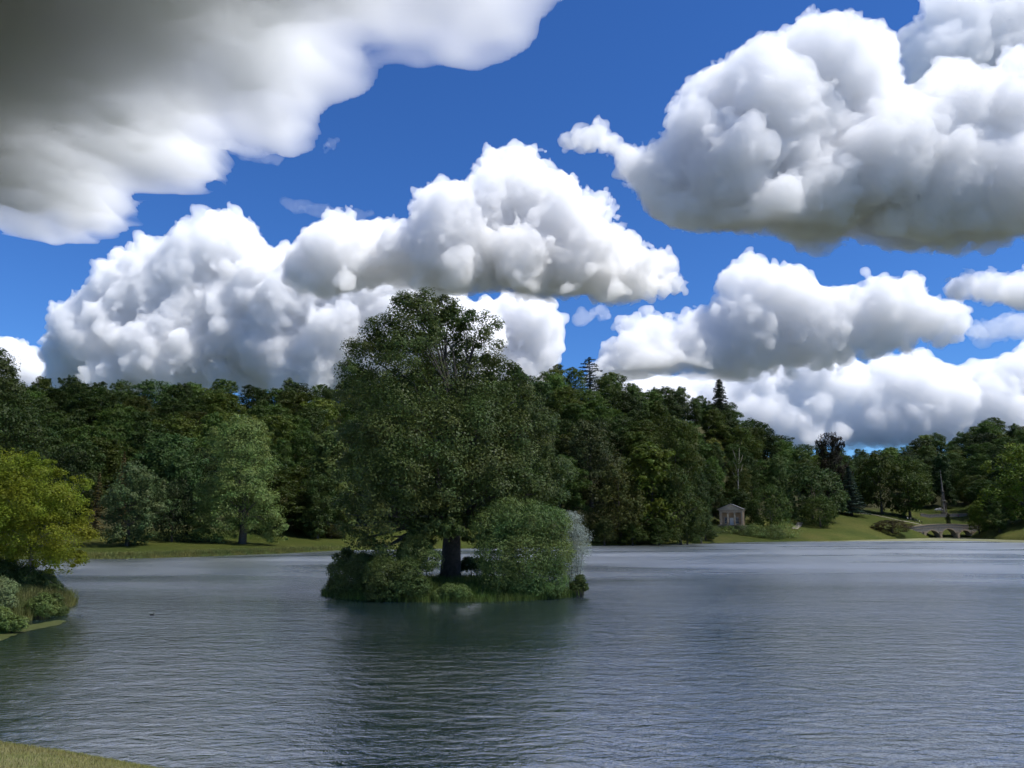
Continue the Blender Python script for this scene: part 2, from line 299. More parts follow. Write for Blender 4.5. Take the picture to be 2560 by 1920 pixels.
conifer('fir_sparse', 9, 17, 54, 26, .46, .42, .1, .12, 4, gap=.3)
conifer('cedar', 14, 15, 74, 50, .48, .45, .08, .02, 5)
conifer('sequoia', 7.5, 20, 130, 48, .42, .42, .35, .03, 6)
def willow(kind, w, h, strands, size, seed, n=9, reach=.75, mat=None, aspect=.28):
    rng = np.random.default_rng(seed); lb = auto_lobes(rng, w, h*.42, h, n, PROFS['round'], .8); L = np.array(lb); P = []; N = []
    P0, N0 = clumpy(lb, strands*5, rng, clump=.4, per=40); P.append(P0); N.append(N0)
    k = rng.choice(len(L), strands); d = unit(rng.standard_normal((strands, 3))+np.array([0, 0, .5])); st = L[k, :3]+d*L[k, 3:6]*.95
    ln = np.minimum(st[:, 2]-h*.05, h*rng.uniform(.15, reach, strands)*(.35+.65*np.linalg.norm(st[:, :2], axis=1)/(w/2))); m = 11
    for j in range(m):
        s = (j+rng.random(strands))/m; q = st.copy(); q[:, 2] -= ln*s; q[:, :2] *= (1+.05*np.sin(s*3))[:, None]; q += rng.normal(0, .10, q.shape); P.append(q); N.append(rng.standard_normal((strands, 3))*np.array([1, 1, .35])+unit(q*np.array([1, 1, 0]))*.6)
    P = np.concatenate(P); N = np.concatenate(N); V, Fq = leaf_quads(P, N, size*rng.uniform(.7, 1.3, len(P)), aspect, rng, droop=.85)
    proto(kind, np_mesh('crown', V, Fq, mat or leaf), limb_mesh('trunk', lb, h*.62, .42, bark, seed, nl=8, fork=.2), w, h)
willow('willow', 13, 15, 3000, .56, 21, n=18, reach=.95, aspect=.36)
willow('weeping', 12, 17, 2000, .55, 22, n=18, reach=1.3, aspect=.42)
def place(kind, name, label, u, vtop, width, D, tint, cat='tree', group=None, vbase=None, rz=None, sink=0.):
    """a tree whose foot stands on the ground D metres out; its height and width come from its size in the photograph"""
    crown, trunk, w, h = PROTO[kind]; p = at(u, vtop, D); x = float(p[0]); z0 = float(H(x, D)) if vbase is None else float(at(u, vbase, D)[2]); z0 -= sink
    hh = float(p[2])-z0; ww = width/F*D*1.0; r = empty(name, (x, D, z0), 0.)
    a = random.uniform(0, 6.28) if rz is None else rz
    for nm, me in (('trunk', trunk), ('crown', crown)):
        o = obj(nm, me, r); o.scale = (ww/w, ww/w, hh/h); o.rotation_euler = (0, 0, a)
        if nm == 'crown': o.color = (*tint, 1)
    tag(r, label, cat, group); PLACED.append((x, D, ww/2, z0+hh)); return r
PLACED = []
random.seed(4)
# ------------------------------------------------------------------ trees drawn lobe by lobe
def lobe_tree(name, label, u, vbase, D, lobes, n, size, mat, trunk_r, trunk_h, bark_m=None, seed=1, cat='tree', lean=(0, 0), limbs=14, fork=.3, z0=None, flat=.9, shrink=1., **kw):
    b = at(u, vbase, D); b = np.array([b[0], D, b[2] if z0 is None else z0]); L = []
    for l in lobes:
        p = at(l[0], l[1], D+l[3]); r = l[2]/F*(D+l[3])*shrink; L.append((*(p-b), r, r, r*flat))
    r_ = empty(name, tuple(b)); rng = np.random.default_rng(seed)
    obj('trunk', limb_mesh('trunk', L, trunk_h, trunk_r, bark_m or bark, seed, lean=lean, nl=limbs, fork=fork, sides=10), r_)
    obj('crown', crown_mesh('crown', L, n, size, mat, seed, **kw), r_)
    return tag(r_, label, cat)
def shrub(name, label, lobes, D, n, size, mat, seed=1, z0=None, cat='shrub', group=None, stems=7, aspect=.55, flat=.95, **kw):
    us = np.mean([l[0] for l in lobes]); vb = max(l[1]+l[2]*.8 for l in lobes); b = at(us, vb, D); b[1] = D
    if z0 is not None: b[2] = z0
    L = []
    for l in lobes:
        dy = l[3] if len(l) > 3 else 0.; p = at(l[0], l[1], D+dy); r = l[2]/F*(D+dy); L.append((*(p-b), r, r, r*flat))
    r_ = empty(name, tuple(b)); rng = np.random.default_rng(seed); obj('foliage', crown_mesh('foliage', L, n, size, mat, seed, aspect=aspect, **kw), r_)
    mb = MB()
    for i in range(stems):
        e = np.array(L[i % len(L)][:3])+rng.normal(0, .2*L[i % len(L)][3], 3); a = np.array([e[0]*.45, e[1]*.45, -.3]); mb.tube([a, (a+e)/2+rng.normal(0, .08, 3), e], [.05, .035, .012], 5)
    mb.build('stems', bark, r_); return tag(r_, label, cat, group)
isl_leaf = leaf_mat('island_tree_leaves', (.09, .118, .028), var=.25, gloss=.2, rough=.45)
isl_shrub = leaf_mat('island_shrub_leaves', (.14, .20, .05), var=.28, gloss=.25)
silver = leaf_mat('silver_willow_leaves', (.34, .38, .30), var=.25, trans=.25, gloss=.3)
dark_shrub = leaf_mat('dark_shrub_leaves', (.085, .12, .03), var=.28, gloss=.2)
gold = leaf_mat('golden_leaves', (.20, .235, .02), var=.3, trans=.45)
deep = leaf_mat('deep_green_leaves', (.05, .074, .014), var=.3, gloss=.25)
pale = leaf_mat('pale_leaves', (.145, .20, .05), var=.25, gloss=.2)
varieg = leaf_mat('variegated_leaves', (.20, .25, .10), var=.35)
# island
def island():
    n, m = 26, 72; V = []; rng = np.random.default_rng(3); ph = rng.uniform(0, 6.28, 6)
    cx, cy, ax, ay = -5.2, 70.6, 11.6, 8.2
    for i in range(n):
        t = i/(n-1)
        for j in range(m):
            a = 2*math.pi*j/m; w = 1+sum(.035/(k+1)*math.sin((k+2)*a+ph[k]) for k in range(6)); rr = 1.06*t
            z = -1.+2.0*(1-t**5)-.35*t+.08*math.sin(7*a+9*t)
            V.append((cx+ax*w*rr*math.cos(a), cy+ay*w*rr*math.sin(a), z if t < .999 else -1.4))
    Fq = [(i*m+j, i*m+(j+1) % m, (i+1)*m+(j+1) % m, (i+1)*m+j) for i in range(n-1) for j in range(m)]
    return tag(obj('island', np_mesh('island', V, Fq, soil, True)), kind='structure')
island()
lobe_tree('island_tree', 'towering dark green tree with spreading crown standing on the island', 1125, 1462, 71,
 [(1035, 790, 62, 0), (1000, 775, 40, 0), (1085, 765, 42, 1), (1150, 790, 40, 0), (1195, 815, 46, 1), (1110, 820, 55, 1), (1060, 850, 50, -2), (970, 870, 40, 1), (1225, 870, 40, 0), (955, 830, 42, 0),
  (925, 895, 62, 0), (895, 940, 42, -1), (1010, 890, 75, -2), (1095, 880, 60, 2), (1175, 900, 50, 3), (1245, 925, 40, 0), (1283, 945, 32, 0),
  (915, 1005, 62, -1), (1000, 1000, 85, -3), (1100, 990, 90, 2), (1200, 990, 80, 1), (1290, 1000, 55, 0), (1315, 1030, 40, 1),
  (905, 1090, 60, -1), (985, 1110, 85, -4), (1090, 1100, 100, -3), (1200, 1090, 90, -1), (1300, 1090, 62, 0), (1350, 1120, 42, 1),
  (905, 1180, 55, -2), (990, 1210, 80, -5), (1090, 1200, 90, -5), (1200, 1180, 80, -2), (1300, 1180, 75, 0), (1375, 1170, 38, 0), (1385, 1220, 32, 0),
  (900, 1270, 52, -2), (975, 1290, 70, -5), (1050, 1290, 55, -5), (1290, 1260, 60, 1), (1380, 1250, 35, 1), (895, 1350, 48, -2), (960, 1370, 50, -5), (1015, 1370, 38, -5), (1190, 1255, 45, 3), (1100, 1290, 50, -4), (1150, 1310, 34, -2), (1090, 1340, 26, -3), (1215, 1300, 40, 1), (1250, 1330, 36, 2), (1170, 1350, 14, -1), (1355, 1060, 36, 2), (1390, 1190, 36, 2), (1330, 1235, 60, -1), (1230, 1240, 70, -2), (905, 1410, 38, -1), (960, 1420, 40, -3), (1020, 1420, 34, -3), (870, 1400, 28, 0), (1060, 1330, 40, -3), (1130, 1325, 36, -5), (1180, 1325, 30, -3)],
 190000, .22, isl_leaf, .78, 22., seed=31, limbs=34, fork=.2, z0=.85, clump=.52, per=230, inner=.14, up=.45, flat=.92, shrink=1.)
shrub('island_shrub', 'rounded bright green bush at the right end of the island', [(1225, 1320, 45), (1270, 1290, 50), (1330, 1300, 52), (1385, 1310, 42), (1240, 1385, 55), (1320, 1385, 70), (1385, 1385, 50), (1250, 1445, 50), (1320, 1450, 55), (1300, 1480, 35), (1375, 1450, 45), (1345, 1475, 30)], 66, 56000, .165, isl_shrub, 32, z0=.3, clump=.32, up=.1)
shrub('silver_willow', 'silvery grey willow bush at the far right tip of the island', [(1425, 1305, 26), (1445, 1345, 30), (1440, 1390, 30), (1415, 1340, 34), (1415, 1420, 34), (1455, 1370, 20), (1435, 1445, 22), (1400, 1460, 30)], 70, 16000, .17, silver, 33, z0=.3, aspect=.25, clump=.5, up=.6)
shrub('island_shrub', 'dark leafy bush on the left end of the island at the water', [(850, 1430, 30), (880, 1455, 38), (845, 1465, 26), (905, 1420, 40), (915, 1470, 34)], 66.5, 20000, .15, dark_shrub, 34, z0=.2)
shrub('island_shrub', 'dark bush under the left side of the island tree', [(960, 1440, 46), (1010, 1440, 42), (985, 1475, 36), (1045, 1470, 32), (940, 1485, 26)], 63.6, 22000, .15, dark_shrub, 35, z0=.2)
shrub('island_shrub', 'grey green bush left of the island tree trunk', [(1040, 1375, 40), (1070, 1400, 34), (1020, 1400, 34)], 66, 12000, .15, pale, 36, z0=.7)
shrub('island_shrub', 'low bright yellow green bush in front of the island tree trunk', [(1120, 1478, 20), (1150, 1482, 22), (1165, 1490, 16), (1095, 1486, 16)], 63.4, 9000, .12, isl_shrub, 37, z0=.2)
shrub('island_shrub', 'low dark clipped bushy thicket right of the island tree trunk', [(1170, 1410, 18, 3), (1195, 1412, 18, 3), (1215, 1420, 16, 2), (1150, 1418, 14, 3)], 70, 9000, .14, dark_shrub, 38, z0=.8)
shrub('island_shrub', 'small dark sprig of bush at the rightmost tip of the island', [(1452, 1450, 14), (1460, 1468, 11), (1440, 1465, 14)], 67, 4000, .14, dark_shrub, 39, z0=.1)
# left point
lobe_tree('golden_tree', 'yellow green golden tree leaning over the water at left', 62, 1482, 60,
 [(35, 1185, 55, 0), (90, 1195, 50, 0), (150, 1215, 40, 1), (190, 1215, 28, 1), (20, 1250, 70, -1), (95, 1260, 65, -2), (160, 1280, 52, 0), (205, 1320, 30, 1), (30, 1325, 65, -2), (110, 1335, 62, -2), (175, 1350, 48, 0), (60, 1390, 42, 0), (140, 1405, 42, 0), (185, 1400, 26, 0), (-50, 1220, 80, 0), (-60, 1320, 90, 0), (-30, 1160, 50, 1), (120, 1440, 26, 1), (225, 1330, 16, 1), (70, 1150, 26, 0), (120, 1165, 22, 0), (200, 1195, 18, 1), (215, 1255, 16, 1), (165, 1425, 20, 0), (228, 1300, 10, 1)],
 72000, .155, gold, .16, 7.0, pale_bark, seed=41, lean=(.9, 0), limbs=16, fork=.45, clump=.52, per=240, inner=.12, up=.5, flat=.8)
lobe_tree('dark_tree', 'tall dark green tree cut off by the left edge', -70, 1480, 84,
 [(-10, 940, 45, 0), (-25, 905, 45, 0), (15, 985, 48, 0), (-60, 930, 80, 0), (50, 1040, 45, 0), (75, 1090, 38, -1), (0, 1070, 70, -2), (95, 1140, 28, 0), (-60, 1060, 90, 0), (50, 1140, 50, -1), (0, 1180, 60, 0), (80, 1185, 30, 0), (-70, 1180, 80, 0), (105, 1165, 18, 0)],
 42000, .25, deep, .5, 16., seed=42, z0=1.5, clump=.34, per=30)
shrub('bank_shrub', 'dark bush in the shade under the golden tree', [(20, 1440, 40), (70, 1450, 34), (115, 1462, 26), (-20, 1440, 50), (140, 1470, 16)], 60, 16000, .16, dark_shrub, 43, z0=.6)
shrub('bank_shrub', 'pale variegated bush at the left edge by the water', [(5, 1475, 30), (-15, 1500, 34), (15, 1505, 22)], 48, 12000, .11, varieg, 44, z0=.6)
shrub('bank_shrub', 'low green bush on the left bank nearest the camera', [(20, 1560, 24), (-10, 1550, 34), (50, 1560, 18), (-20, 1580, 24)], 45.5, 12000, .12, pale, 45, z0=.3)
shrub('bank_shrub', 'upright leafy green bush at the tip of the left bank', [(95, 1515, 24), (120, 1520, 22), (75, 1525, 22), (108, 1500, 18)], 52, 9000, .12, pale, 46, z0=.35)
shrub('bank_shrub', 'feathery dull green bush overhanging the water off the left bank', [(135, 1520, 22), (150, 1530, 18), (125, 1540, 20), (140, 1500, 16)], 54, 8000, .14, dark_shrub, 47, z0=.2, aspect=.3)
# trees along the far left shore
lobe_tree('tulip_tree', 'tall pale green tree with drooping skirts on the far left shore', 604, 1376, 173,
 [(590, 1062, 32, 0), (560, 1095, 38, 0), (625, 1090, 40, 0), (595, 1120, 55, -1), (548, 1130, 32, 0), (648, 1130, 36, 0), (570, 1165, 45, -1), (635, 1168, 42, 0), (600, 1200, 50, -2), (545, 1215, 38, 0), (655, 1215, 35, 0), (525, 1245, 38, 0), (580, 1255, 52, -2), (640, 1255, 48, -2), (680, 1265, 28, 0), (505, 1285, 36, 0), (550, 1300, 45, -2), (660, 1300, 42, -2), (695, 1310, 22, 0), (490, 1325, 28, 0), (525, 1335, 34, -1), (575, 1325, 24, 0), (645, 1330, 28, 0), (690, 1340, 20, 0), (706, 1345, 12, 0), (480, 1350, 16, 0)],
 52000, .37, pale, .75, 24., seed=51, clump=.5, per=150, inner=.12, up=.4, flat=.95)
shore = []
def P(*a, **k): return place(*a, **k)
P('round_b', 'willow_tree', 'grey green rounded willow at the far left water edge', 335, 1156, 175, 158, (1.25, 1.3, 1.9))
P('spruce', 'brown_conifer', 'narrow rusty brown conifer left of the rounded willow', 250, 1180, 62, 172, (2.3, 1.25, .8))
P('spruce', 'brown_conifer', 'rusty topped conifer rising behind the rounded willow', 312, 1128, 60, 188, (2.3, 1.15, .8))
P('neat_b', 'holly_tree', 'dense dark evergreen between the willow and the pale green tree', 442, 1188, 102, 171, (.55, .6, .75))
P('oval_b', 'woodland_tree', 'pale olive tree emerging from behind the left side of the island tree', 828, 1066, 165, 205, (1.5, 1.45, 1.5))
P('round_a', 'woodland_tree', 'dark rounded tree on the lawn edge left of the island', 800, 1185, 130, 198, (.75, .85, .8))
P('dome_b', 'rhododendron', 'low reddish dark rhododendron beside the lawn left of the island', 760, 1300, 60, 204, (1.0, .7, .8), cat='shrub')
P('dome_a', 'rhododendron', 'low dark rhododendron touching the left side of the island tree', 830, 1312, 70, 202, (.8, .62, .7), cat='shrub')
P('dome_b', 'laurel', 'small bright laurel bush at the wood edge left of the island', 765, 1245, 70, 212, (.9, 1.05, .9), cat='shrub')
# right shore, left of the temple
P('dome_a', 'shore_tree', 'broad brownish tree trailing to the water right of the island', 1545, 1160, 165, 228, (1.1, .88, .8), vbase=1364)
P('oval_b', 'shore_tree', 'olive green layered tree on the shore left of the temple', 1625, 1104, 215, 234, (1.5, 1.45, .75))
P('dome_b', 'shore_tree', 'drooping olive tree on the shore between layered tree and temple', 1695, 1165, 130, 231, (1.0, 1.0, .8), vbase=1362)
P('oval_a', 'woodland_tree', 'slim green tree filling the gap left of the temple', 1745, 1180, 80, 248, (.75, .85, .8))
P('broad_b', 'woodland_tree', 'massive grey olive tree on the slope right of the island tree', 1475, 1050, 185, 258, (.95, .85, 1.1))
P('round_b', 'woodland_tree', 'large round olive green tree high above the layered tree', 1685, 1042, 145, 285, (1.15, 1.1, .75))
P('round_a', 'woodland_tree', 'small yellowish tree in the wood above the temple', 1785, 1096, 66, 348, (2.2, 1.75, 1.2))
P('neat_b', 'shore_bush', 'small rounded bush at the shore beside the silver willow', 1466, 1256, 46, 232, (.8, .9, .8), cat='shrub')
P('round_a', 'woodland_tree', 'compact light green tree between the temple wood and the domes', 1945, 1135, 70, 345, (1.35, 1.5, 1.5))
for i, (u_, vt, w_, D_, tn, lb) in enumerate([(1510, 1290, 75, 222, (.7, .7, .7), 'dark bush trailing in the water at the foot of the brownish shore tree'), (1580, 1300, 80, 224, (.8, .85, .6), 'olive bush at the water under the left side of the layered tree'), (1645, 1295, 85, 226, (.7, .8, .6), 'dark green bush at the water under the layered tree'), (1715, 1285, 80, 232, (.75, .85, .65), 'rounded bush at the water between the olive tree and the temple bank'), (1762, 1300, 60, 252, (.6, .7, .6), 'shaded bush on the bank at the left of the temple')]):
    P(('dome_a', 'dome_b')[i % 2], 'shore_bush', lb, u_, vt, w_, D_, tn, cat='shrub', group='bushes along the wooded shore', vbase=1362 if D_ < 240 else None)
P('round_b', 'woodland_tree', 'dark tree tucked behind the left corner of the temple', 1785, 1205, 80, 306, (.65, .75, .65))
P('dome_a', 'woodland_tree', 'dark low tree tucked behind the temple roof', 1842, 1222, 90, 309, (.6, .72, .6))
P('dome_b', 'laurel', 'dark laurel filling the gap between temple and domed tree', 1882, 1250, 46, 297, (.6, .75, .6), cat='shrub')
# right of the temple
P('neat_a', 'domed_tree', 'neat domed green tree immediately right of the temple', 1921, 1203, 106, 292, (1.05, 1.2, .95))
P('neat_b', 'domed_tree', 'large grey topped domed tree right of the temple', 2022, 1148, 172, 330, (.95, 1.1, 1.25))
P('neat_a', 'domed_tree', 'small domed tree standing on the lawn before the larger dome', 2045, 1232, 86, 314, (1.05, 1.15, .9))
P('round_a', 'copper_beech', 'blackish purple copper beech on the skyline right of the temple', 2070, 1081, 92, 372, (.42, .26, .5))
P('spruce', 'blue_conifer', 'grey blue conifer beside the dark spreading trees', 2120, 1165, 95, 362, (1.1, 1.25, 1.9))
P('broad_a', 'spreading_tree', 'left one of two great dark spreading trees on the lawn slope', 2192, 1132, 125, 378, (1.0, 1.0, .75))
P('broad_b', 'spreading_tree', 'right one of two great dark spreading trees, overhanging the people', 2262, 1142, 120, 374, (.95, 1.05, .7))
P('oval_b', 'conifer_tree', 'tall dark conifer directly behind the stone spire', 2350, 1134, 72, 412, (.75, .95, 1.0))
P('round_a', 'woodland_tree', 'yellow green tree just right of the stone spire', 2398, 1180, 40, 430, (1.3, 1.5, .9))
P('round_b', 'woodland_tree', 'bright green broad tree at the right edge above the bridge end', 2545, 1112, 190, 322, (1.75, 1.9, .95))
P('dome_b', 'woodland_tree', 'dark bushy tree hiding the right end of the bridge', 2490, 1255, 62, 318, (.8, .95, .7))
P('dome_a', 'bank_bush', 'loose light green bush left of the bright tree at the right edge', 2440, 1252, 56, 338, (1.6, 1.75, .85), cat='shrub')
P('neat_a', 'rhododendron', 'low wide purple brown rhododendron on the lawn left of the bridge', 2229, 1297, 100, 326, (.75, .42, .62), cat='shrub')
P('fir_sparse', 'fir_tree', 'lone ragged fir standing up from the hilltop skyline', 1474, 893, 110, 372, (.6, .7, .9))
P('sequoia', 'sequoia_tree', 'narrow pointed sequoia on the right slope of the skyline', 1797, 948, 66, 392, (.75, .75, .75))
# birch
def birch():
    r = empty('birch_tree', (float(at(1847, 1235, 318)[0]), 318, float(H(at(1847, 1235, 318)[0], 318)))); rng = np.random.default_rng(8); mb = MB(); h = 27
    mb.tube([(0, 0, -.5), (-.3, 0, h*.3), (.1, 0, h*.6), (.9, 0, h*.85), (1.2, 0, h)], [.34, .3, .22, .14, .05], 7)
    for t, dx in ((.45, -2.6), (.55, 2.2), (.62, -1.8), (.7, 2.8), (.78, -1.2)): mb.tube([(0, 0, h*t), (dx*.5, rng.normal(0, .5), h*(t+.09)), (dx, rng.normal(0, .8), h*(t+.2))], [.13, .09, .03], 5)
    mb.build('trunk', pale_bark, r, True)
    L = [(rng.normal(0, 2.2), rng.normal(0, 1.8), h*rng.uniform(.5, 1.02), 1.3, 1.3, 1.5) for _ in range(14)]
    o = obj('crown', crown_mesh('crown', L, 2600, .36, leaf, 5, clump=.5), r); o.color = (.9, 1, .9, 1); tag(r, 'slender birch with pale bare stem in the wood above the temple', 'tree')
birch()
# ------------------------------------------------------------------ the hanging woods, tree by tree, leaving out what nothing shows of
ZONES = [(-900, 'behind the golden tree at left'), (225, 'behind the rounded willow'), (480, 'behind the tall pale tree'), (725, 'left of the island tree'), (900, 'behind the island tree'), (1400, 'below the lone fir'), (1560, 'above the layered tree'), (1760, 'above the temple'), (1890, 'behind the domed trees'), (2120, 'behind the great spreading trees'), (2320, 'behind the stone spire'), (2445, 'behind the bright tree at right')]
TINTS = [('dark green', (.72, .86, .7), 6), ('olive', (1.0, 1.0, .62), 3), ('mid green', (.88, 1.12, .8), 4), ('brownish', (.95, .82, .62), 1), ('blue green', (.7, .92, 1.05), 1), ('very dark', (.5, .58, .52), 4)]
SHAPES = [('round_a', 'round crowned', 4), ('round_b', 'round crowned', 4), ('broad_a', 'broad crowned', 4), ('broad_b', 'broad crowned', 4), ('oval_a', 'tall oval', 2), ('dome_a', 'low domed', 3), ('dome_b', 'low domed', 3)]
BANS = [(1765, 1895, 0, 309), (1890, 1990, 0, 312), (2000, 2470, 0, 372)]      # photo columns and distances kept open
def px_of(x, y, z):
    v = np.array([x, y, z-CAMZ]); f = v[1]*CP+v[2]*SP; return 1280+F*v[0]/f, 960-F*(-v[1]*SP+v[2]*CP)/f
cand = []; rf = random.Random(12)
y = 160.
while y < 600:
    stp = 13.5+(y-160)*.012; q = -.80
    while q < .74:
        q += (14.+rf.uniform(-2, 2))/y; x = (q+rf.uniform(-2.5, 2.5)/y)*y; yy = y+rf.uniform(-5, 5); qq = x/yy
        ysl = np.interp(qq, _sq, _sy); yl_ = ysl+np.interp(qq, _rq, _rl); yr_ = np.interp(qq, _rq, _ry)
        if yy < yl_+5 or yy > yr_+26: continue
        u0 = px_of(x, yy, float(H(x, yy)))[0]
        if any(a < u0 < b and c < yy < d for a, b, c, d in BANS): continue
        if any(math.hypot(x-px_, yy-py_) < rr*.75+2 for px_, py_, rr, _z in PLACED): continue
        cand.append((yy, x, u0, (yy-yl_)/max(yr_-yl_, 1)))
    y += stp
cand.sort(); hor = np.full(1200, -9.)
def bins(x, y, r): a = math.atan2(x-r, y); b = math.atan2(x+r, y); k = lambda t: int(min(max((t+.8)/1.6*1200, 0), 1199)); return k(a), k(b)+1
near = sorted(PLACED, key=lambda p: p[1]); ni = 0; kept = 0
for yy, x, u0, t in cand:
    while ni < len(near) and near[ni][1] < yy-6:
        px_, py_, rr, zt = near[ni]; ni += 1; a, b = bins(px_, py_, rr*.6); hor[a:b] = np.maximum(hor[a:b], (zt-3-CAMZ)/math.hypot(px_, py_))
    kind, word, _ = rf.choices(SHAPES, [s[2] for s in SHAPES])[0]; tn, tint, _ = rf.choices(TINTS, [s[2] for s in TINTS])[0]
    crown, trunk, w, h = PROTO[kind]; ht = rf.uniform(14, 19.5)*(1.12 if kind in ('spruce', 'oval_b') else 1); wd = rf.uniform(12, 23)*(1 if kind[0] in 'rbd' else .75) if kind != 'spruce' else rf.uniform(7, 9)
    if u0 > 2030: ht *= .95
    z0 = float(H(x, yy)); el = (z0+ht-CAMZ)/math.hypot(x, yy); a, b = bins(x, yy, wd*.45)
    if el < hor[a:b].min()+.004: continue
    a2, b2 = bins(x, yy, wd*.36); hor[a2:b2] = np.maximum(hor[a2:b2], (z0+ht*.86-CAMZ)/math.hypot(x, yy))
    if u0 < -160 or u0 > 2720: continue
    zone = [z for c, z in ZONES if u0 >= c][-1]; row = 'at the wood edge' if t < .22 else 'halfway up' if t < .78 else 'on the skyline'
    k = rf.uniform(.65, 1.45); r = empty('woodland_tree', (x, yy, z0-.3)); rz = rf.uniform(0, 6.28); kept += 1
    for nm, me in (('trunk', trunk), ('crown', crown)):
        o = obj(nm, me, r); o.scale = (wd/w, wd/w, ht/h); o.rotation_euler = (0, 0, rz)
        if nm == 'crown': o.color = (tint[0]*k, tint[1]*k, tint[2]*k, 1)
    tag(r, f'{tn} {word} tree {row} {zone}', 'tree', 'wood '+zone)
print('woodland trees', kept, 'of', len(cand))
# ------------------------------------------------------------------ built things
stone = mat_noise('weathered_stone', (.22, .17, .115), (.38, .30, .205), 1.6, .9, bump=.5, c2=(.30, .235, .165))
pale_stone = mat_noise('pale_stone', (.40, .32, .21), (.52, .42, .29), 1.2, .85, bump=.3)
dark_stone = mat_noise('dark_rubble_stone', (.11, .10, .088), (.25, .23, .20), 1.1, .95, bump=.8, bscale=5, c2=(.17, .155, .14))
slate = mat_noise('roof_lead', (.20, .20, .20), (.30, .295, .29), .8, .6)
plaster = mat_noise('ochre_plaster', (.36, .25, .145), (.46, .33, .20), .8, .9)
white_paint = mat_noise('white_paint', (.62, .62, .58), (.72, .71, .67), 2., .5)
glass, _t, _b = nodes('dark_window_glass'); _b.inputs['Base Color'].default_value = (.012, .014, .016, 1); _b.inputs['Roughness'].default_value = .08
def temple():
    D = 290.; p = at(1829, 1313.5, D); r = empty('garden_temple', (float(p[0]), D, float(p[2])), math.radians(-21)); W, HC = 8.3, 4.5; hw = W/2; y0 = 0.; yb = 9.
    b = MB(); b.box((0, 4.4, -1.6), (W+1.3, 10.8, 3.2)); b.box((0, -.15, .09), (W+.7, 9.8, .18)); st = b.build('plinth', stone, r)
    m = MB(); m.box((0, -1.35, -.25), (3.4, .5, .3)); m.box((0, -1.8, -.5), (3.8, .5, .3)); m.build('step', stone, st)
    # cella walls round the recessed porch, openings left for windows and door
    m = MB(); zb, zt = .18, .18+HC
    yp = 1.7                                       # porch back wall
    def wallpiece(x0, x1, z0, z1, y, th=.45): m.box(((x0+x1)/2, y+th/2, (z0+z1)/2), (x1-x0, th, z1-z0))
    xs = [(-hw+.5, -2.55), (-2.55, -1.25), (-1.25, -.72), (-.72, .72), (.72, 1.25), (1.25, 2.55), (2.55, hw-.5)]
    for i, (a, c) in enumerate(xs):
        if i in (1, 5): wallpiece(a, c, zb, .75, yp); wallpiece(a, c, 3.0, zt, yp)
        elif i == 3: wallpiece(a, c, 2.75, zt, yp)
        else: wallpiece(a, c, zb, zt, yp)
    for s in (-1, 1): m.box((s*(hw-.25), (y0+.15+yb)/2, (zb+zt)/2), (.5, yb-y0-.15, zt-zb))
    m.box((0, yb-.25, (zb+zt)/2), (W-1.01, .5, zt-zb)); m.box((0, 5.2, zt-.1), (W-1.02, 7., .14)); m.build('wall', plaster, r)
    for s in (-1, 1):
        m = MB(); m.box((s*(hw-.32), y0+.02, (zb+zt)/2), (.72, .3, zt-zb)); m.box((s*(hw-.32), y0, zb+.12), (.84, .4, .24)); m.box((s*(hw-.32), y0, zt-.12), (.84, .4, .24)); m.build('pilaster', stone, r)
    for x in (-1.22, 1.22):
        m = MB(); m.tube([(x, .2, zb+.2), (x, .2, zb+1.6), (x, .2, zt-.3)], [.34, .335, .28], 14); m.build('column', pale_stone, r, True); c = r.children[-1]
        m = MB(); m.box((x, .2, zb+.1), (.86, .86, .2)); m.build('base', pale_stone, c); m = MB(); m.box((x, .2, zt-.1), (.82, .82, .2)); m.tube([(x, .2, zt-.3), (x, .2, zt-.2)], [.3, .4], 14); m.build('capital', pale_stone, c)
    m = MB(); m.box((0, (y0+yb)/2, zt+.32), (W+.12, yb-y0+.14, .64)); m.box((0, (y0+yb)/2, zt+.74), (W+.36, yb-y0+.36, .2)); m.box((0, (y0+yb)/2, zt+.93), (W+.8, yb-y0+.8, .18)); m.build('entablature', stone, r)
    ze = zt+1.02; ap = 2.0
    m = MB(); m.prism([(-hw-.2, ze), (hw+.2, ze), (0, ze+ap-.12)], y0+.1, y0+.5); pd = m.build('pediment', pale_stone, r)
    m = MB()
    for s in (-1, 1): m.prism([(s*(hw+.55), ze), (s*(hw+.55), ze+.22), (0, ze+ap+.16), (0, ze+ap-.1)][::s], y0-.35, y0+.55)
    m.build('raking_cornice', stone, pd)
    m = MB()
    for s in (-1, 1): m.prism([(s*(hw+.5), ze+.225), (s*(hw+.5), ze+.33), (0, ze+ap+.28), (0, ze+ap+.165)][::s], y0-.3, yb+.4)
    m.build('roof', slate, r); m = MB(); m.prism([(-hw, ze+.01), (hw, ze+.01), (0, ze+ap-.05)], yb-.6, yb-.1); m.build('rear_gable', stone, r)
    m = MB(); m.box((0, yp+.2, 1.46), (1.36, .1, 2.56)); d = m.build('door', white_paint, r)
    m = MB(); m.box((-.78, yp-.05, 1.5), (.16, .14, 2.6)); m.box((.78, yp-.05, 1.5), (.16, .14, 2.6)); m.box((0, yp-.06, 2.86), (1.9, .2, .2)); m.build('frame', pale_stone, d)
    m = MB()
    for sx in (-.32, .32):
        for z in (.75, 1.6, 2.35): m.box((sx, yp+.13, z), (.48, .05, .6 if z < 2.3 else .4))
    m.build('panel', white_paint, d)
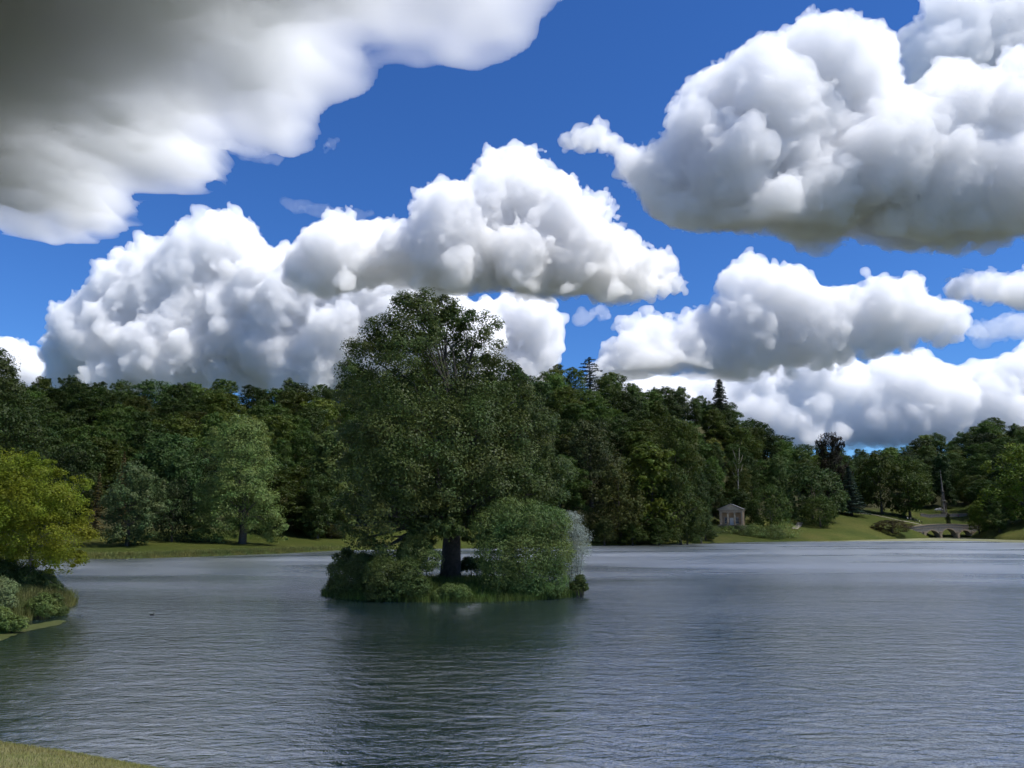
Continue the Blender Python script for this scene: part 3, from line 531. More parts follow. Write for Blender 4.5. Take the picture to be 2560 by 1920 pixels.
    for s in (-1, 1):
        cx = s*1.9; m = MB(); m.box((cx, yp+.25, 1.88), (1.28, .04, 2.22)); wn = m.build('window', glass, r)
        m = MB()
        for k in (-.64, -.21, .21, .64): m.box((cx+k*.97, yp+.19, 1.88), (.07, .06, 2.24))
        for k in range(5): m.box((cx, yp+.185, .8+k*.54), (1.28, .055, .07))
        m.build('glazing_bars', white_paint, wn); m = MB(); m.box((cx, yp-.06, .68), (1.56, .22, .12)); m.build('sill', pale_stone, wn)
    return tag(r, 'small stone temple with pediment and columned porch above the lake', 'temple')
temple()
def bridge():
    D = 345.; a = at(2268, 1345, D); c = at(2476, 1345, D); L = float(c[0]-a[0]); r = empty('stone_bridge', (float(a[0]), D, 0.)); th = 4.2
    k = L/208.; px = lambda u: (u-2268)*k
    top = lambda x: 4.15+1.75*(1-((x-px(2375))/(L*.5))**2)*.98 if abs(x-px(2375)) < L*.5 else 4.15
    arches = [(px(2288), px(2309), 2.6), (px(2315), px(2350), 3.2), (px(2355), px(2393), 3.9), (px(2399), px(2430), 3.2), (px(2437), px(2459), 2.7)]
    def soffit(x):
        for x0, x1, hgt in arches:
            if x0 < x < x1: t = (x-x0)/(x1-x0)*2-1; return .35+(hgt-.35)*math.sqrt(max(0, 1-t*t))
        return -.6
    xs = sorted(set([0, L]+[x for x0, x1, _ in arches for x in (x0, x0+.02, x1-.02, x1)]+list(np.linspace(.2, L-.2, 150)))); n = len(xs)
    V = []; Fc = []
    for x in xs: s = soffit(x); t = top(x); V += [(x, 0, s), (x, 0, t), (x, th, t), (x, th, s)]
    for i in range(n-1):
        b = i*4
        for j in range(4): Fc.append((b+j, b+(j+1) % 4, b+4+(j+1) % 4, b+4+j))
    Fc += [(0, 3, 2, 1), tuple((n-1)*4+q for q in (0, 1, 2, 3))]
    MB().add(V, Fc).build('masonry', dark_stone, r)
    for yy in (-.12, th-.3):
        V = []; Fc = []; g = np.linspace(-.25, L+.25, 60)
        for x in g: t = top(min(max(x, 0), L)); V += [(x, yy, t+.004), (x, yy, t+.26), (x, yy+.42, t+.26), (x, yy+.42, t+.004)]
        for i in range(len(g)-1): b = i*4; Fc += [(b+j, b+(j+1) % 4, b+4+(j+1) % 4, b+4+j) for j in range(4)]
        Fc += [(0, 3, 2, 1), tuple((len(g)-1)*4+q for q in range(4))]; MB().add(V, Fc).build('coping', stone, r)
    V = []; Fc = []; g = np.linspace(0, L, 60)
    m = MB()
    V = [v for x in g for v in ((x, -.09, top(x)-1.02), (x, -.09, top(x)-.84), (x, .05, top(x)-.84), (x, .05, top(x)-1.02))]
    Fc = [tuple(i*4+q for q in (j, (j+1) % 4))+tuple(i*4+4+q for q in ((j+1) % 4, j)) for i in range(len(g)-1) for j in range(4)]
    m.add(V, Fc).build('string_course', stone, r)
    for x0, x1, hgt in arches:                                   # ring of arch stones, each its own wedge
        ns = 11; cx = (x0+x1)/2; rw = (x1-x0)/2
        for i in range(ns):
            t0 = math.pi*(1-i/ns)-.012; t1 = math.pi*(1-(i+1)/ns)+.012; f = lambda t, e: (cx+(rw+e)*math.cos(t), .35+(hgt-.35+e)*math.sin(t))
            MB().prism([f(t0, .02), f(t1, .02), f(t1, .42+.06*(i % 2)), f(t0, .42+.06*(i % 2))], -.07-.02*(i % 2), .3).build('arch_stone', stone, r)
    for i in range(4):
        xc = (arches[i][1]+arches[i+1][0])/2; wd = (arches[i+1][0]-arches[i][1]); m = MB(); m.prism([(xc-wd*.46, -.6), (xc+wd*.46, -.6), (xc+wd*.46, 2.3), (xc-wd*.46, 2.3)], -.55, .1); m.prism([(xc-wd*.56, 2.3), (xc+wd*.56, 2.3), (xc+wd*.4, 2.75), (xc-wd*.4, 2.75)], -.6, .1); m.build('cutwater', stone, r)
    m = MB(); m.box((-.6, th/2, 2.2), (1.6, th+.5, 5.0)); m.box((-.6, th/2, 4.82), (1.9, th+.8, .24)); m.build('end_pier', stone, r)
    return tag(r, 'low grey stone bridge with five arches at the end of the lake', 'bridge')
bridge()
cross_stone = mat_noise('lichened_stone', (.13, .115, .095), (.22, .195, .16), 1.6, .95, bump=.5)
def high_cross():
    D = 392.; p = at(2360, 1272, D); x = float(p[0]); r = empty('market_cross', (x, D, float(H(x, D)))); base = float(p[2])-float(H(x, D)); tz = float(at(2357, 1176, D)[2])-float(H(x, D))
    def ring(mb, z0, z1, a0, a1, n=6): mb.tube([(0, 0, z0), (0, 0, z1)], [a0, a1], n)
    m = MB(); ring(m, -.8, .35, 2.0, 2.0); ring(m, .35, .7, 1.7, 1.7); ring(m, .7, 1.05, 1.45, 1.45); m.build('steps', cross_stone, r)
    h1 = 1.05; s1 = tz*.30
    for k in range(4):
        an = math.pi/4+k*math.pi/2; m = MB(); m.tube([(1.02*math.cos(an), 1.02*math.sin(an), h1), (.92*math.cos(an), .92*math.sin(an), s1)], [.2, .17], 6); m.tube([(1.02*math.cos(an), 1.02*math.sin(an), s1), (.98*math.cos(an), .98*math.sin(an), s1+1.3)], [.13, .02], 5); m.build('corner_shaft', cross_stone, r)
    m = MB(); m.tube([(0, 0, h1), (0, 0, s1)], [.34, .3], 6); m.build('core', dark_stone, r)
    m = MB(); ring(m, s1, s1+.45, 1.3, 1.15, 8); m.build('canopy', cross_stone, r)
    s2 = tz*.52
    for k in range(4):
        an = math.pi/4+k*math.pi/2; m = MB(); m.tube([(.66*math.cos(an), .66*math.sin(an), s1+.45), (.56*math.cos(an), .56*math.sin(an), s2)], [.15, .12], 6); m.build('upper_shaft', cross_stone, r)
    m = MB(); m.tube([(0, 0, s1+.45), (0, 0, s2)], [.38, .3], 6); m.build('niche', cross_stone, r)
    m = MB(); ring(m, s2, s2+.35, .85, .75, 8); ring(m, s2+.35, tz*.70, .48, .36, 6); ring(m, tz*.70, tz*.72, .5, .45, 6); ring(m, tz*.72, tz*.93, .30, .10, 6); m.build('spire', cross_stone, r)
    m = MB(); m.box((0, 0, tz*.965), (.14, .14, tz*.07)); m.box((0, 0, tz*.975), (.55, .12, .14)); m.build('finial', cross_stone, r)
    return tag(r, 'slender grey stone gothic market cross with spire on the lawn', 'monument')
high_cross()
def wall_run():
    D = 386.; xa, xb = (float(at(u, 1275, D)[0]) for u in (2300, 2416)); r = empty('boundary_wall', (xa, D, float(H((xa+xb)/2, D)))); L = xb-xa; n = 14
    for i in range(n):
        x = (i+.5)*L/n; z = float(H(xa+x, D))-float(H((xa+xb)/2, D)); m = MB(); m.box((x, 0, z+.2), (L/n*.985, .5, 2.2+.08*(i % 3))); m.build('stone_block', dark_stone, r)
        m = MB(); m.box((x, 0, z+1.42), (L/n*.98, .62, .16)); m.build('coping_stone', pale_stone, r)
    return tag(r, 'low grey stone boundary wall in front of the gothic cross', 'wall')
wall_run()
def car():
    D = 398.; x = float(at(2347, 1267, D)[0]); z = float(H(x, D)); r = empty('parked_car', (x, D, z+.75), math.radians(4)); paint, t, b = nodes('silver_car_paint'); b.inputs['Base Color'].default_value = (.55, .56, .58, 1); b.inputs['Metallic'].default_value = .4; b.inputs['Roughness'].default_value = .3
    prof = [(-2.1, .35), (-2.12, .75), (-1.95, .95), (-1.5, 1.02), (-.95, 1.45), (.75, 1.5), (1.45, 1.1), (2.05, .92), (2.15, .6), (2.1, .35)]
    m = MB(); m.prism(prof, -.85, .85); m.build('body', paint, r, bevel=.05)
    for s in (-1, 1):
        m = MB(); m.prism([(-1.3, 1.06), (-.88, 1.38), (-.1, 1.42), (-.1, 1.06)], s*.862-.006, s*.862+.006); m.build('window', glass, r)
        m = MB(); m.prism([(0, 1.06), (0, 1.42), (.7, 1.42), (1.25, 1.08)], s*.862-.006, s*.862+.006); m.build('window', glass, r)
        for x_ in (-1.3, 1.35): m = MB(); m.tube([(x_, s*.66, .33), (x_, s*.88, .33)], [.33, .33], 14); m.build('wheel', dark_stone, r)
    return tag(r, 'silver car parked behind the low wall beside the stone cross', 'car')
car()
# people: one skinned body each
def body_mesh(name, stride=.12, arm=.1, head=.115, mats=()):
    V = [(0, 0, .95), (0, 0, 1.15), (0, 0, 1.38), (0, 0, 1.5), (0, -.01, 1.63), (0, 0, 1.74), (-.1, 0, .9), (-.11, stride, .5), (-.11, stride*1.2, .08), (-.11, stride*1.2-.15, .03), (.1, 0, .9), (.11, -stride, .5), (.11, -stride*1.2, .08), (.11, -stride*1.2-.15, .03), (-.2, 0, 1.4), (-.25, arm*.5, 1.13), (-.26, -arm, .88), (-.26, -arm*1.3, .78), (.2, 0, 1.4), (.25, -arm*.5, 1.13), (.26, -arm-.05, .88), (.26, -arm*1.3-.06, .78)]
    Ed = [(0, 1), (1, 2), (2, 3), (3, 4), (4, 5), (0, 6), (6, 7), (7, 8), (8, 9), (0, 10), (10, 11), (11, 12), (12, 13), (2, 14), (14, 15), (15, 16), (16, 17), (2, 18), (18, 19), (19, 20), (20, 21)]
    Rd = [.16, .15, .17, .06, .1, .07, .1, .07, .05, .045, .1, .07, .05, .045, .075, .05, .038, .04, .075, .05, .038, .04]
    me = bpy.data.meshes.new('skeleton'); me.from_pydata(V, Ed, []); o = bpy.data.objects.new('skeleton', me); link(o); o.modifiers.new('skin', 'SKIN')
    for sv, q in zip(me.skin_vertices[0].data, Rd): sv.radius = (q, q*.85)
    me.skin_vertices[0].data[0].use_root = True; ss = o.modifiers.new('sub', 'SUBSURF'); ss.levels = 1; ss.render_levels = 1
    dg = bpy.context.evaluated_depsgraph_get(); out = bpy.data.meshes.new_from_object(o.evaluated_get(dg)); bpy.data.objects.remove(o); bpy.data.meshes.remove(me); out.name = name; return out
skin_m = mat_noise('skin', (.42, .27, .19), (.5, .33, .24), 4., .6); 
def cloth(nm, c): return mat_noise(nm, tuple(k*.85 for k in c), c, 5., .9)
CL = {k: cloth(k+'_cloth', c) for k, c in dict(white=(.7, .69, .66), red=(.42, .05, .04), navy=(.03, .04, .08), grey=(.2, .2, .21), blue=(.13, .2, .36), tan=(.42, .34, .24), black=(.02, .02, .022)).items()}
def person(u, v, D, top, legs, label, rz=0., hgt=1.72, group=None, stride=.1):
    x = float(at(u, v, D)[0]); r = empty('person', (x, D, float(H(x, D))), rz); s = hgt/1.78; me = body_mesh('body', stride)
    for m in (CL[top], CL[legs], skin_m, CL['black']): me.materials.append(m)
    for p in me.polygons:
        z = p.center.z; ax = abs(p.center.x); p.material_index = 3 if z < .09 or z > 1.74 or (z > 1.66 and p.center.y > .02) else 2 if z > 1.47 or (z < .9 and ax > .2) else 1 if z < .93 else 0
    me.polygons.foreach_set('use_smooth', np.ones(len(me.polygons), bool)); o = obj('body', me, r); o.scale = (s, s, s); return tag(r, label, 'person', group)
person(2268, 1285, 366, 'white', 'navy', 'person in white top, leftmost of the group under the right spreading tree', .4)
person(2276, 1285, 367, 'tan', 'grey', 'person in tan top under the right spreading tree, second from left', -.5)
person(2284, 1286, 365, 'navy', 'black', 'person in navy clothes in the middle of the group under the spreading tree', 1.2)
person(2291, 1287, 366, 'grey', 'navy', 'person in grey top standing right of centre in the tree shade group', 2.0)
person(2297, 1287, 364, 'white', 'black', 'person in white top and black trousers near the tree shade edge', .9)
person(2303, 1288, 364, 'black', 'black', 'person all in black, rightmost of the group beside the spreading tree', -.3)
person(2394, 1275, 383, 'red', 'navy', 'person in red standing by the low wall near the stone cross', .6)
P('dome_b', 'clipped_bush', 'small dark clipped bush on the lawn below the stone cross', 2369, 1283, 16, 368, (.4, .45, .4), cat='shrub')
m = MB(); x = float(at(2401, 1250, 420)[0]); z = float(H(x, 420)); sg = empty('notice_board', (x, 420, z)); m.box((0, 0, 1.6), (.7, .06, 1.)); m.build('board', white_paint, sg); m = MB(); m.tube([(0, .06, -.3), (0, .06, 1.9)], [.05, .05], 6); m.build('post', bark, sg); tag(sg, 'tiny white notice at the wood edge right of the stone cross', 'sign')
# paths, laid on the slope
gravel = mat_noise('pale_gravel', (.24, .21, .17), (.32, .28, .23), 3., .95)
def ribbon(name, pts, w, mat, dz=.05):
    pts = np.array([(float(at(u, 1300, D)[0]), D) for u, D in pts]); t = np.linspace(0, len(pts)-1, 40); X_ = np.interp(t, range(len(pts)), pts[:, 0]); Y_ = np.interp(t, range(len(pts)), pts[:, 1]); tx = np.gradient(X_); ty = np.gradient(Y_); ln = np.hypot(tx, ty); nx, ny = -ty/ln, tx/ln
    V = []
    for s in (-1, -.33, .33, 1): xx = X_+nx*w/2*s; yy = Y_+ny*w/2*s; V.append(np.stack([xx, yy, H(xx, yy)+dz], -1))
    V = np.stack(V, 1).reshape(-1, 3); Fq = [(i*4+j, i*4+j+1, i*4+4+j+1, i*4+4+j) for i in range(39) for j in range(3)]
    return tag(obj(name, np_mesh(name, V, Fq, mat, True)), kind='structure')
ribbon('path', [(1985, 304), (1995, 314), (2000, 326)], 2.2, gravel, .12)
ribbon('path', [(2140, 372), (2190, 371), (2222, 366), (2250, 362), (2330, 362), (2420, 364)], 1.0, gravel, .12)
# ------------------------------------------------------------------ waterside growth
ws = np.random.default_rng(9)
shrub_l = [('low dark shrub at the lake edge left below the temple', 1785, 1334, 32, 274, dark_shrub), ('spreading mid green shrub below the temple steps', 1822, 1332, 26, 277, pale), ('low bright shrub under the right corner of the temple', 1856, 1330, 28, 276, dark_shrub), ('leafy shrub at the lake edge below the domed tree', 1890, 1331, 32, 275, pale), ('dark leafy shrub overhanging the water right of the temple', 1925, 1331, 30, 275, dark_shrub), ('pale feathery shrub at the lawn corner beside the path', 1962, 1326, 36, 280, pale), ('small green shrub right of the temple wall', 1880, 1318, 14, 284, dark_shrub), ('low hedge like shrub left of the temple', 1770, 1322, 16, 282, dark_shrub)]
for i, (lb, u, v, r_, D, mt) in enumerate(shrub_l): shrub('lakeside_shrub', lb, [(u, v, r_*.8), (u-r_*.6, v+4, r_*.6), (u+r_*.65, v+5, r_*.6), (u, v+9, r_*.6, -1.5)], D, 3600, .3, mt, 60+i, group='shrubs along the bank below the temple', flat=.8)
def blades(name, label, n, fn, h, w, mat, cat, bend=.25, seed=1, two=True):
    """single tapering blades, too many to count"""
    rng = np.random.default_rng(seed); B = fn(n, rng); n = len(B); hh = h*rng.uniform(.45, 1.2, (n, 1)); a = rng.uniform(0, 6.28, n); d = np.stack([np.cos(a), np.sin(a), 0*a], -1); s = np.stack([-np.sin(a), np.cos(a), 0*a], -1)*w*rng.uniform(.6, 1.3, (n, 1)); up = np.array([0, 0, 1.])
    k = bend*rng.uniform(.3, 1.6, (n, 1)); M = B+up*hh*.6+d*hh*k*.35; T = B+up*hh+d*hh*k
    V = np.stack([B-s, B+s, M+s*.7, M-s*.7, T], 1).reshape(-1, 3); i = np.arange(n)[:, None]*5
    F3 = np.concatenate([i+np.array([[0, 1, 2]]), i+np.array([[0, 2, 3]]), i+np.array([[3, 2, 4]])]); return tag(obj(name, np_mesh(name, V, F3, mat)), label, cat, kind='stuff')
grass_m = leaf_mat('grass_blades', (.26, .25, .08), var=.45, hue=.035, trans=.3, gloss=.1); reed_m = leaf_mat('reed_blades', (.15, .165, .05), var=.4, hue=.03, trans=.3, gloss=.1)
def on_near(n, rng):
    x = rng.uniform(-17, -3, n*2); y = rng.uniform(8, 21, n*2); z = HN(x, y); k = z > .5; return np.stack([x, y, z-.01], -1)[k][:n]
blades('grass', 'short dry grass covering the near bank in the lower left corner', 64000, on_near, .07, .004, grass_m, 'grass', .5, 1)
def on_left(n, rng):
    x = rng.uniform(-48, -28.5, n*3); y = rng.uniform(40, 78, n*3); z = HL(x, y); P_ = np.stack([x, y], -1); d = polydist(P_, LEFTP); k = (d > -.25) & (d < 4.5); return np.stack([x, y, np.maximum(z, -.1)-.03], -1)[k][:n]
blades('reeds', 'rough grass and reeds along the edge of the left bank', 28000, on_left, 1.0, .018, reed_m, 'reeds', .35, 2)
def on_far(n, rng):
    w_ = rng.beta(2.6, 2.6, n); q = _q(150)+(_q(900)-_q(150))*w_; ys = np.interp(q, _sq, _sy); y = ys+rng.uniform(-.3, 1., n)*rng.uniform(.3, 4.5, n); x = q*y; return np.stack([x, y, np.maximum(H(x, y), -.1)-.05], -1)
blades('rough_grass', 'tall rough grass along the far left shore under the trees', 14000, on_far, .7, .05, reed_m, 'grass', .3, 3)
def on_isl(n, rng):
    a = rng.uniform(0, 6.28, n); r_ = np.sqrt(rng.uniform(.0, 1, n)); x = -5.2+11.6*r_*np.cos(a); y = 70.6+8.2*r_*np.sin(a); t = r_/1.06; z = -1.+2.*(1-t**5)-.35*t; return np.stack([x, y, np.maximum(z, 0.)-.05], -1)
blades('island_grass', 'long green grass covering the low ground of the island', 26000, on_isl, .75, .02, leaf_mat('island_grass_blades', (.10, .145, .03), var=.4), 'grass', .4, 4)
# duckweed by the bridge, weed by the left bank, a log
weed_m = mat_noise('duckweed', (.12, .13, .06), (.18, .18, .095), .6, .9, c2=(.15, .155, .08)); moss_m = mat_noise('floating_weed', (.065, .08, .018), (.10, .11, .026), 2., .9)
def sheet(name, pts, z, mat, label, cat, seed=1, amp=.8):
    rng = np.random.default_rng(seed); pts = [np.array(p) for p in pts]; out = []
    for a, b in zip(pts, pts[1:]+pts[:1]):
        for t in np.linspace(0, 1, 14, endpoint=False): out.append(a*(1-t)+b*t+rng.normal(0, amp*.25, 2))
    V = [(*p, z) for p in out]; me = bpy.data.meshes.new(name); me.from_pydata(V, [], [tuple(range(len(V)))]); me.update(); me.materials.append(mat); return tag(obj(name, me), label, cat, kind='stuff')
g = ground_pt
sheet('duckweed', [g(2010, 1354.2), g(2150, 1353), g(2300, 1352.2), g(2430, 1352.8), g(2475, 1354), g(2520, 1356), g(2580, 1357), g(2640, 1354), g(2640, 1346), g(2450, 1344), g(2290, 1344), g(2250, 1347), g(2080, 1351)], .006, weed_m, 'pale olive sheet of duckweed on the water before the bridge', 'duckweed', 1, 1.2)
sheet('floating_weed', [g(-20, 1612), g(30, 1590), g(70, 1577), g(150, 1562), g(165, 1552), g(150, 1550), g(60, 1565), g(-20, 1590)], .006, moss_m, 'yellowish floating weed fringing the left bank', 'weed', 2, .3)
lg = MB(); a = np.array([*g(800, 1477), .02]); lg.tube([a, a+(.7, .1, .1), a+(1.6, .1, .04)], [.05, .1, .12], 7); o = lg.build('driftwood', bark, None, True); tag(o, 'dark driftwood log poking out at the left end of the island', 'log')
def bird(name, label, loc, rz, s, mat, neck, leg, cat):
    """lofted body, curved neck and head in one skin"""
    r = empty(name, loc, rz); mb = MB(); z = leg
    mb.tube([(0, .30, z+.16), (0, .2, z+.13), (0, .05, z+.1), (0, -.1, z+.1), (0, -.2, z+.14), (0, -.24, z+.2+neck*.35), (0, -.22, z+.24+neck*.75), (0, -.25, z+.28+neck), (0, -.32, z+.27+neck)], [.01, .06, .105, .11, .075, .04, .034, .045, .03], 10); o = mb.build('body', mat, r, True); o.scale = (s,)*3
    b = MB(); b.tube([(0, -.33, z+.265+neck), (0, -.42, z+.25+neck)], [.02, .006], 6); o = b.build('beak', CL['tan'], r); o.scale = (s,)*3
    if leg:
        for sx in (-.04, .04): b = MB(); b.tube([(sx, 0, -.1), (sx, 0, leg+.05)], [.012, .014], 5); o = b.build('leg', CL['grey'], r); o.scale = (s,)*3
    return tag(r, label, cat)
d = g(379, 1538); bird('duck', 'small dark duck swimming on the open water at left', (d[0], d[1], -.06), 1.4, .6, CL['black'], .06, 0, 'bird')
d = at(1973, 1341, 279); bird('egret', 'white wading bird at the water edge beside the pale shrub', (float(d[0]), 279., .3), .5, 1.15, CL['white'], .32, .42, 'bird')
# ------------------------------------------------------------------ clouds
RNG = np.random.default_rng(11)
def _im(n, cell, rng):
    x = np.arange(n)/cell+rng.random(); i = np.floor(x).astype(int); f = x-i; m = int(n/cell)+6
    A = np.zeros((n, m), np.float32); r = np.arange(n)
    for k, wt in enumerate(((1-f)**3/6, (3*f**3-6*f**2+4)/6, (-3*f**3+3*f**2+3*f+1)/6, f**3/6)): A[r, i+k] += wt
    return A
def vnoise(shape, cell, rng=None):
    rng = rng or RNG
    A = [_im(n, cell, rng) for n in shape]
    R = rng.standard_normal([a.shape[1] for a in A]).astype(np.float32)
    T = np.tensordot(A[0], R, (1, 0)); T = np.tensordot(T, A[1], (1, 1)); T = np.tensordot(T, A[2], (1, 1))
    return T*1.9
def volmat(name, mfp, g=0., absorb=None):
    m = bpy.data.materials.new(name); m.use_nodes = True; t = m.node_tree; t.nodes.clear()
    o = t.nodes.new('ShaderNodeOutputMaterial'); v = t.nodes.new('ShaderNodeVolumeScatter'); v.inputs['Color'].default_value = (1, 1, 1, 1)
    v.inputs['Density'].default_value = 1/mfp; v.inputs['Anisotropy'].default_value = g; out = v.outputs[0]
    if absorb:                                     # share of the extinction that is absorbed, per colour
        a = t.nodes.new('ShaderNodeVolumeAbsorption'); a.inputs['Color'].default_value = tuple(1-k for k in absorb)+(1,); a.inputs['Density'].default_value = 1/mfp
        ad = t.nodes.new('ShaderNodeAddShader'); t.links.new(out, ad.inputs[0]); t.links.new(a.outputs[0], ad.inputs[1]); out = ad.outputs[0]
    t.links.new(out, o.inputs['Volume']); return m
def polydist(pts, poly):
    """signed distance (inside positive) of 2-D points to a polygon"""
    poly = np.array(poly, float); d = np.full(len(pts), 1e9); ins = np.zeros(len(pts), bool)
    for a, b in zip(poly, np.roll(poly, -1, 0)):
        ab = b-a; t = np.clip(((pts-a)@ab)/max(ab@ab, 1e-9), 0, 1)
        d = np.minimum(d, np.hypot(*(pts-a-t[:, None]*ab).T))
        c = (a[1] > pts[:, 1]) != (b[1] > pts[:, 1])
        ins ^= c & (pts[:, 0] < (b[0]-a[0])*(pts[:, 1]-a[1])/(b[1]-a[1]+1e-12)+a[0])
    return np.where(ins, d, -d)
TOT = [0]
def surf(name, field, iso, vox, lo, mat, label, crumb=.003):
    g = vdb.FloatGrid(float(field.max())); g.copyFromArray(np.ascontiguousarray(field, dtype=np.float32))
    p, q = g.convertToQuads(iso); p = p*vox+lo
    lab = np.arange(len(p)); e = np.concatenate([q[:, [0, 1]], q[:, [1, 2]], q[:, [2, 3]]])          # loose crumbs go
    while True:
        m = np.minimum(lab[e[:, 0]], lab[e[:, 1]]); new = lab.copy(); np.minimum.at(new, e[:, 0], m); np.minimum.at(new, e[:, 1], m); new = new[new]
        if (new == lab).all(): break
        lab = new
    cnt = np.bincount(lab[q[:, 0]], minlength=len(p)); q = q[cnt[lab[q[:, 0]]] > max(60, len(q)*crumb)]; use = np.unique(q); mp = np.zeros(len(p), int); mp[use] = np.arange(len(use)); p = p[use]; q = mp[q]
    me = bpy.data.meshes.new(name); me.vertices.add(len(p)); me.vertices.foreach_set('co', p.astype(np.float32).ravel())
    me.loops.add(len(q)*4); me.loops.foreach_set('vertex_index', q.astype(np.int32).ravel())
    me.polygons.add(len(q)); me.polygons.foreach_set('loop_start', np.arange(0, len(q)*4, 4, dtype=np.int32))
    me.update(calc_edges=True); me.materials.append(mat)
    o = bpy.data.objects.new(name, me); S.collection.objects.link(o); o['label'] = label; o['category'] = 'cloud'
    TOT[0] += len(q); print(name, field.shape, 'vox', round(vox, 1), len(q)); return o
def splat(field, C, R, lo, vox, px, n, k=.1):
    BIG = float(field.max())
    for c, r in zip(C, R):
        m = min(BIG, 10*px+.3*r)
        a = np.maximum(np.floor((c-r-m-lo)/vox).astype(int), 0); b = np.minimum(np.ceil((c+r+m-lo)/vox).astype(int)+1, n)
        if (b <= a).any(): continue
        g = [((np.arange(a[i], b[i])*vox+lo[i]-c[i])**2).astype(np.float32) for i in range(3)]
        d = np.sqrt(g[0][:, None, None]+g[1][None, :, None]+g[2][None, None, :])-np.float32(r)
        s = field[a[0]:b[0], a[1]:b[1], a[2]:b[2]]; kk = max(r*k, 1e-3)
        h = np.clip(.5+.5*(s-d)/kk, 0, 1); s[...] = s*(1-h)+d*h-kk*h*(1-h)
def cumulus(label, poly, D, mat, voxpx=5., rmax=130, nb=260, depth=.8, bill=1., kids=1., basev=None, base_soft=14, seed=11):
    global RNG; RNG = np.random.default_rng(seed)
    t0 = time.time(); px = D*1.06/F; vox = voxpx*px
    poly = np.array(poly, float); a, b = poly.min(0), poly.max(0)
    pts = RNG.uniform(a, b, (6000, 2)); d = polydist(pts, poly); pts = pts[d > 3]; d = d[d > 3]
    # a cover of the outline by balls, biggest first
    C, R = [], []; cover = np.zeros(len(pts), bool); order = np.argsort(-np.minimum(d, rmax)*RNG.uniform(.6, 1, len(d)))
    for i in order:
        if cover[i] or len(C) > nb: continue
        r = min(d[i], rmax)*.97
        C.append((pts[i, 0], pts[i, 1])); R.append(r)
        cover |= np.hypot(*(pts-pts[i]).T) < r*.62
    CW, RW = [], []
    for (u, v), r in zip(C, R):
        c = at(u, v, D); rw = r*px; c[1] += RNG.uniform(-1, 1)*max(depth*rmax-r*.6, 0)*px
        sc = c[1]/D; c[0] *= sc; c[2] = CAMZ+(c[2]-CAMZ)*sc; rw *= sc
        CW.append(c); RW.append(rw)
        for _ in range(int(kids*(16 if r > 40 else 6))):
            q = RNG.standard_normal(3); q[2] = abs(q[2])*1.2-.15; q[1] -= .3; q /= np.linalg.norm(q)
            rr = rw*RNG.uniform(.12, .36); cc = c+q*(rw-rr*.45)
            CW.append(cc); RW.append(rr)
            for _ in range(4 if rr > 9*px else 0):
                q2 = RNG.standard_normal(3)*.8+q; q2[2] += .3; q2 /= np.linalg.norm(q2); r3 = rr*RNG.uniform(.25, .5); CW.append(cc+q2*(rr-r3*.4)); RW.append(r3)
    CW = np.array(CW); RW = np.array(RW)
    lo = (CW-RW[:, None]).min(0)-85*px; hi = (CW+RW[:, None]).max(0)+85*px
    n = np.ceil((hi-lo)/vox).astype(int); BIG = 90*px
    field = np.full(n, BIG, np.float32); splat(field, CW, RW, lo, vox, px, n)
    z = (np.arange(n[2])*vox+lo[2]).astype(np.float32)
    for cell, am in ((90, .16), (46, .24), (24, .40), (13, .62), (8, .75)):
        cw = cell*px
        if cw < vox*1.45: break
        nz = vnoise(n, cw/vox); bil = nz if cell > 80 else np.abs(nz)-.72
        field -= (bil*np.float32(cw*am*bill)).astype(np.float32)
    if basev is not None:
        zb = at(1280, basev, D)[2]
        bz = zb+vnoise((n[0], n[1], 1), 110*px/vox)[:, :, 0]*base_soft*px+vnoise((n[0], n[1], 1), 40*px/vox)[:, :, 0]*base_soft*.5*px
        field = np.maximum(field, ((bz[:, :, None]-z[None, None, :])*.8).astype(np.float32)+vnoise(n, 22*px/vox)*np.float32(5*px))
    B = 3*vox; field = np.clip(field, -B, B)
    field[[0, -1]] = B; field[:, [0, -1]] = B; field[:, :, [0, -1]] = B
    o = surf('cloud', field, 0., vox, lo, mat, label)
    print(round(time.time()-t0, 1), 's'); return o
near = volmat('cloud_droplets', 50, -.2); far = volmat('distant_cloud_droplets', 74, -.2); veil = volmat('cloud_veil', 330); thin = volmat('cloud_wisp', 220); grey = volmat('grey_cloud_droplets', 54, 0., (.014, .007, .002))
def outline(top, base): return top+base[::-1]
GREAT = [(1400, 385), (1400, 365), (1412, 342), (1430, 312), (1470, 295), (1510, 300), (1545, 320), (1562, 352), (1600, 365), (1640, 355), (1662, 330), (1672, 272), (1690, 252), (1720, 250), (1760, 205), (1800, 170), (1840, 122), (1880, 105), (1930, 100), (1968, 92), (1985, 42), (2010, 20), (2040, 18), (2062, 55), (2120, 60), (2180, 45), (2220, 50), (2245, 90), (2257, 140), (2250, 200), (2292, 230), (2330, 150), (2370, 125), (2420, 130), (2460, 170), (2480, 180), (2500, 130), (2530, 115), (2600, 90), (2750, 90), (2800, 200), (2800, 595), (2560, 605), (2420, 625), (2300, 620), (2200, 615), (2100, 610), (2020, 620), (1950, 610), (1850, 592), (1760, 578), (1640, 550), (1590, 505), (1550, 440), (1520, 380), (1450, 378)]
CENTRE = [(690, 720), (720, 640), (760, 600), (790, 545), (800, 512), (830, 505), (890, 500), (935, 540), (1000, 540), (1018, 465), (1060, 440), (1100, 450), (1160, 440), (1180, 420), (1200, 392), (1250, 362), (1310, 350), (1345, 398), (1370, 420), (1420, 450), (1490, 480), (1530, 510), (1560, 560), (1590, 585), (1640, 600), (1680, 640), (1720, 680), (1755, 705), (1750, 725), (1700, 745), (1600, 765), (1400, 768), (1200, 755), (1000, 742), (800, 735)]
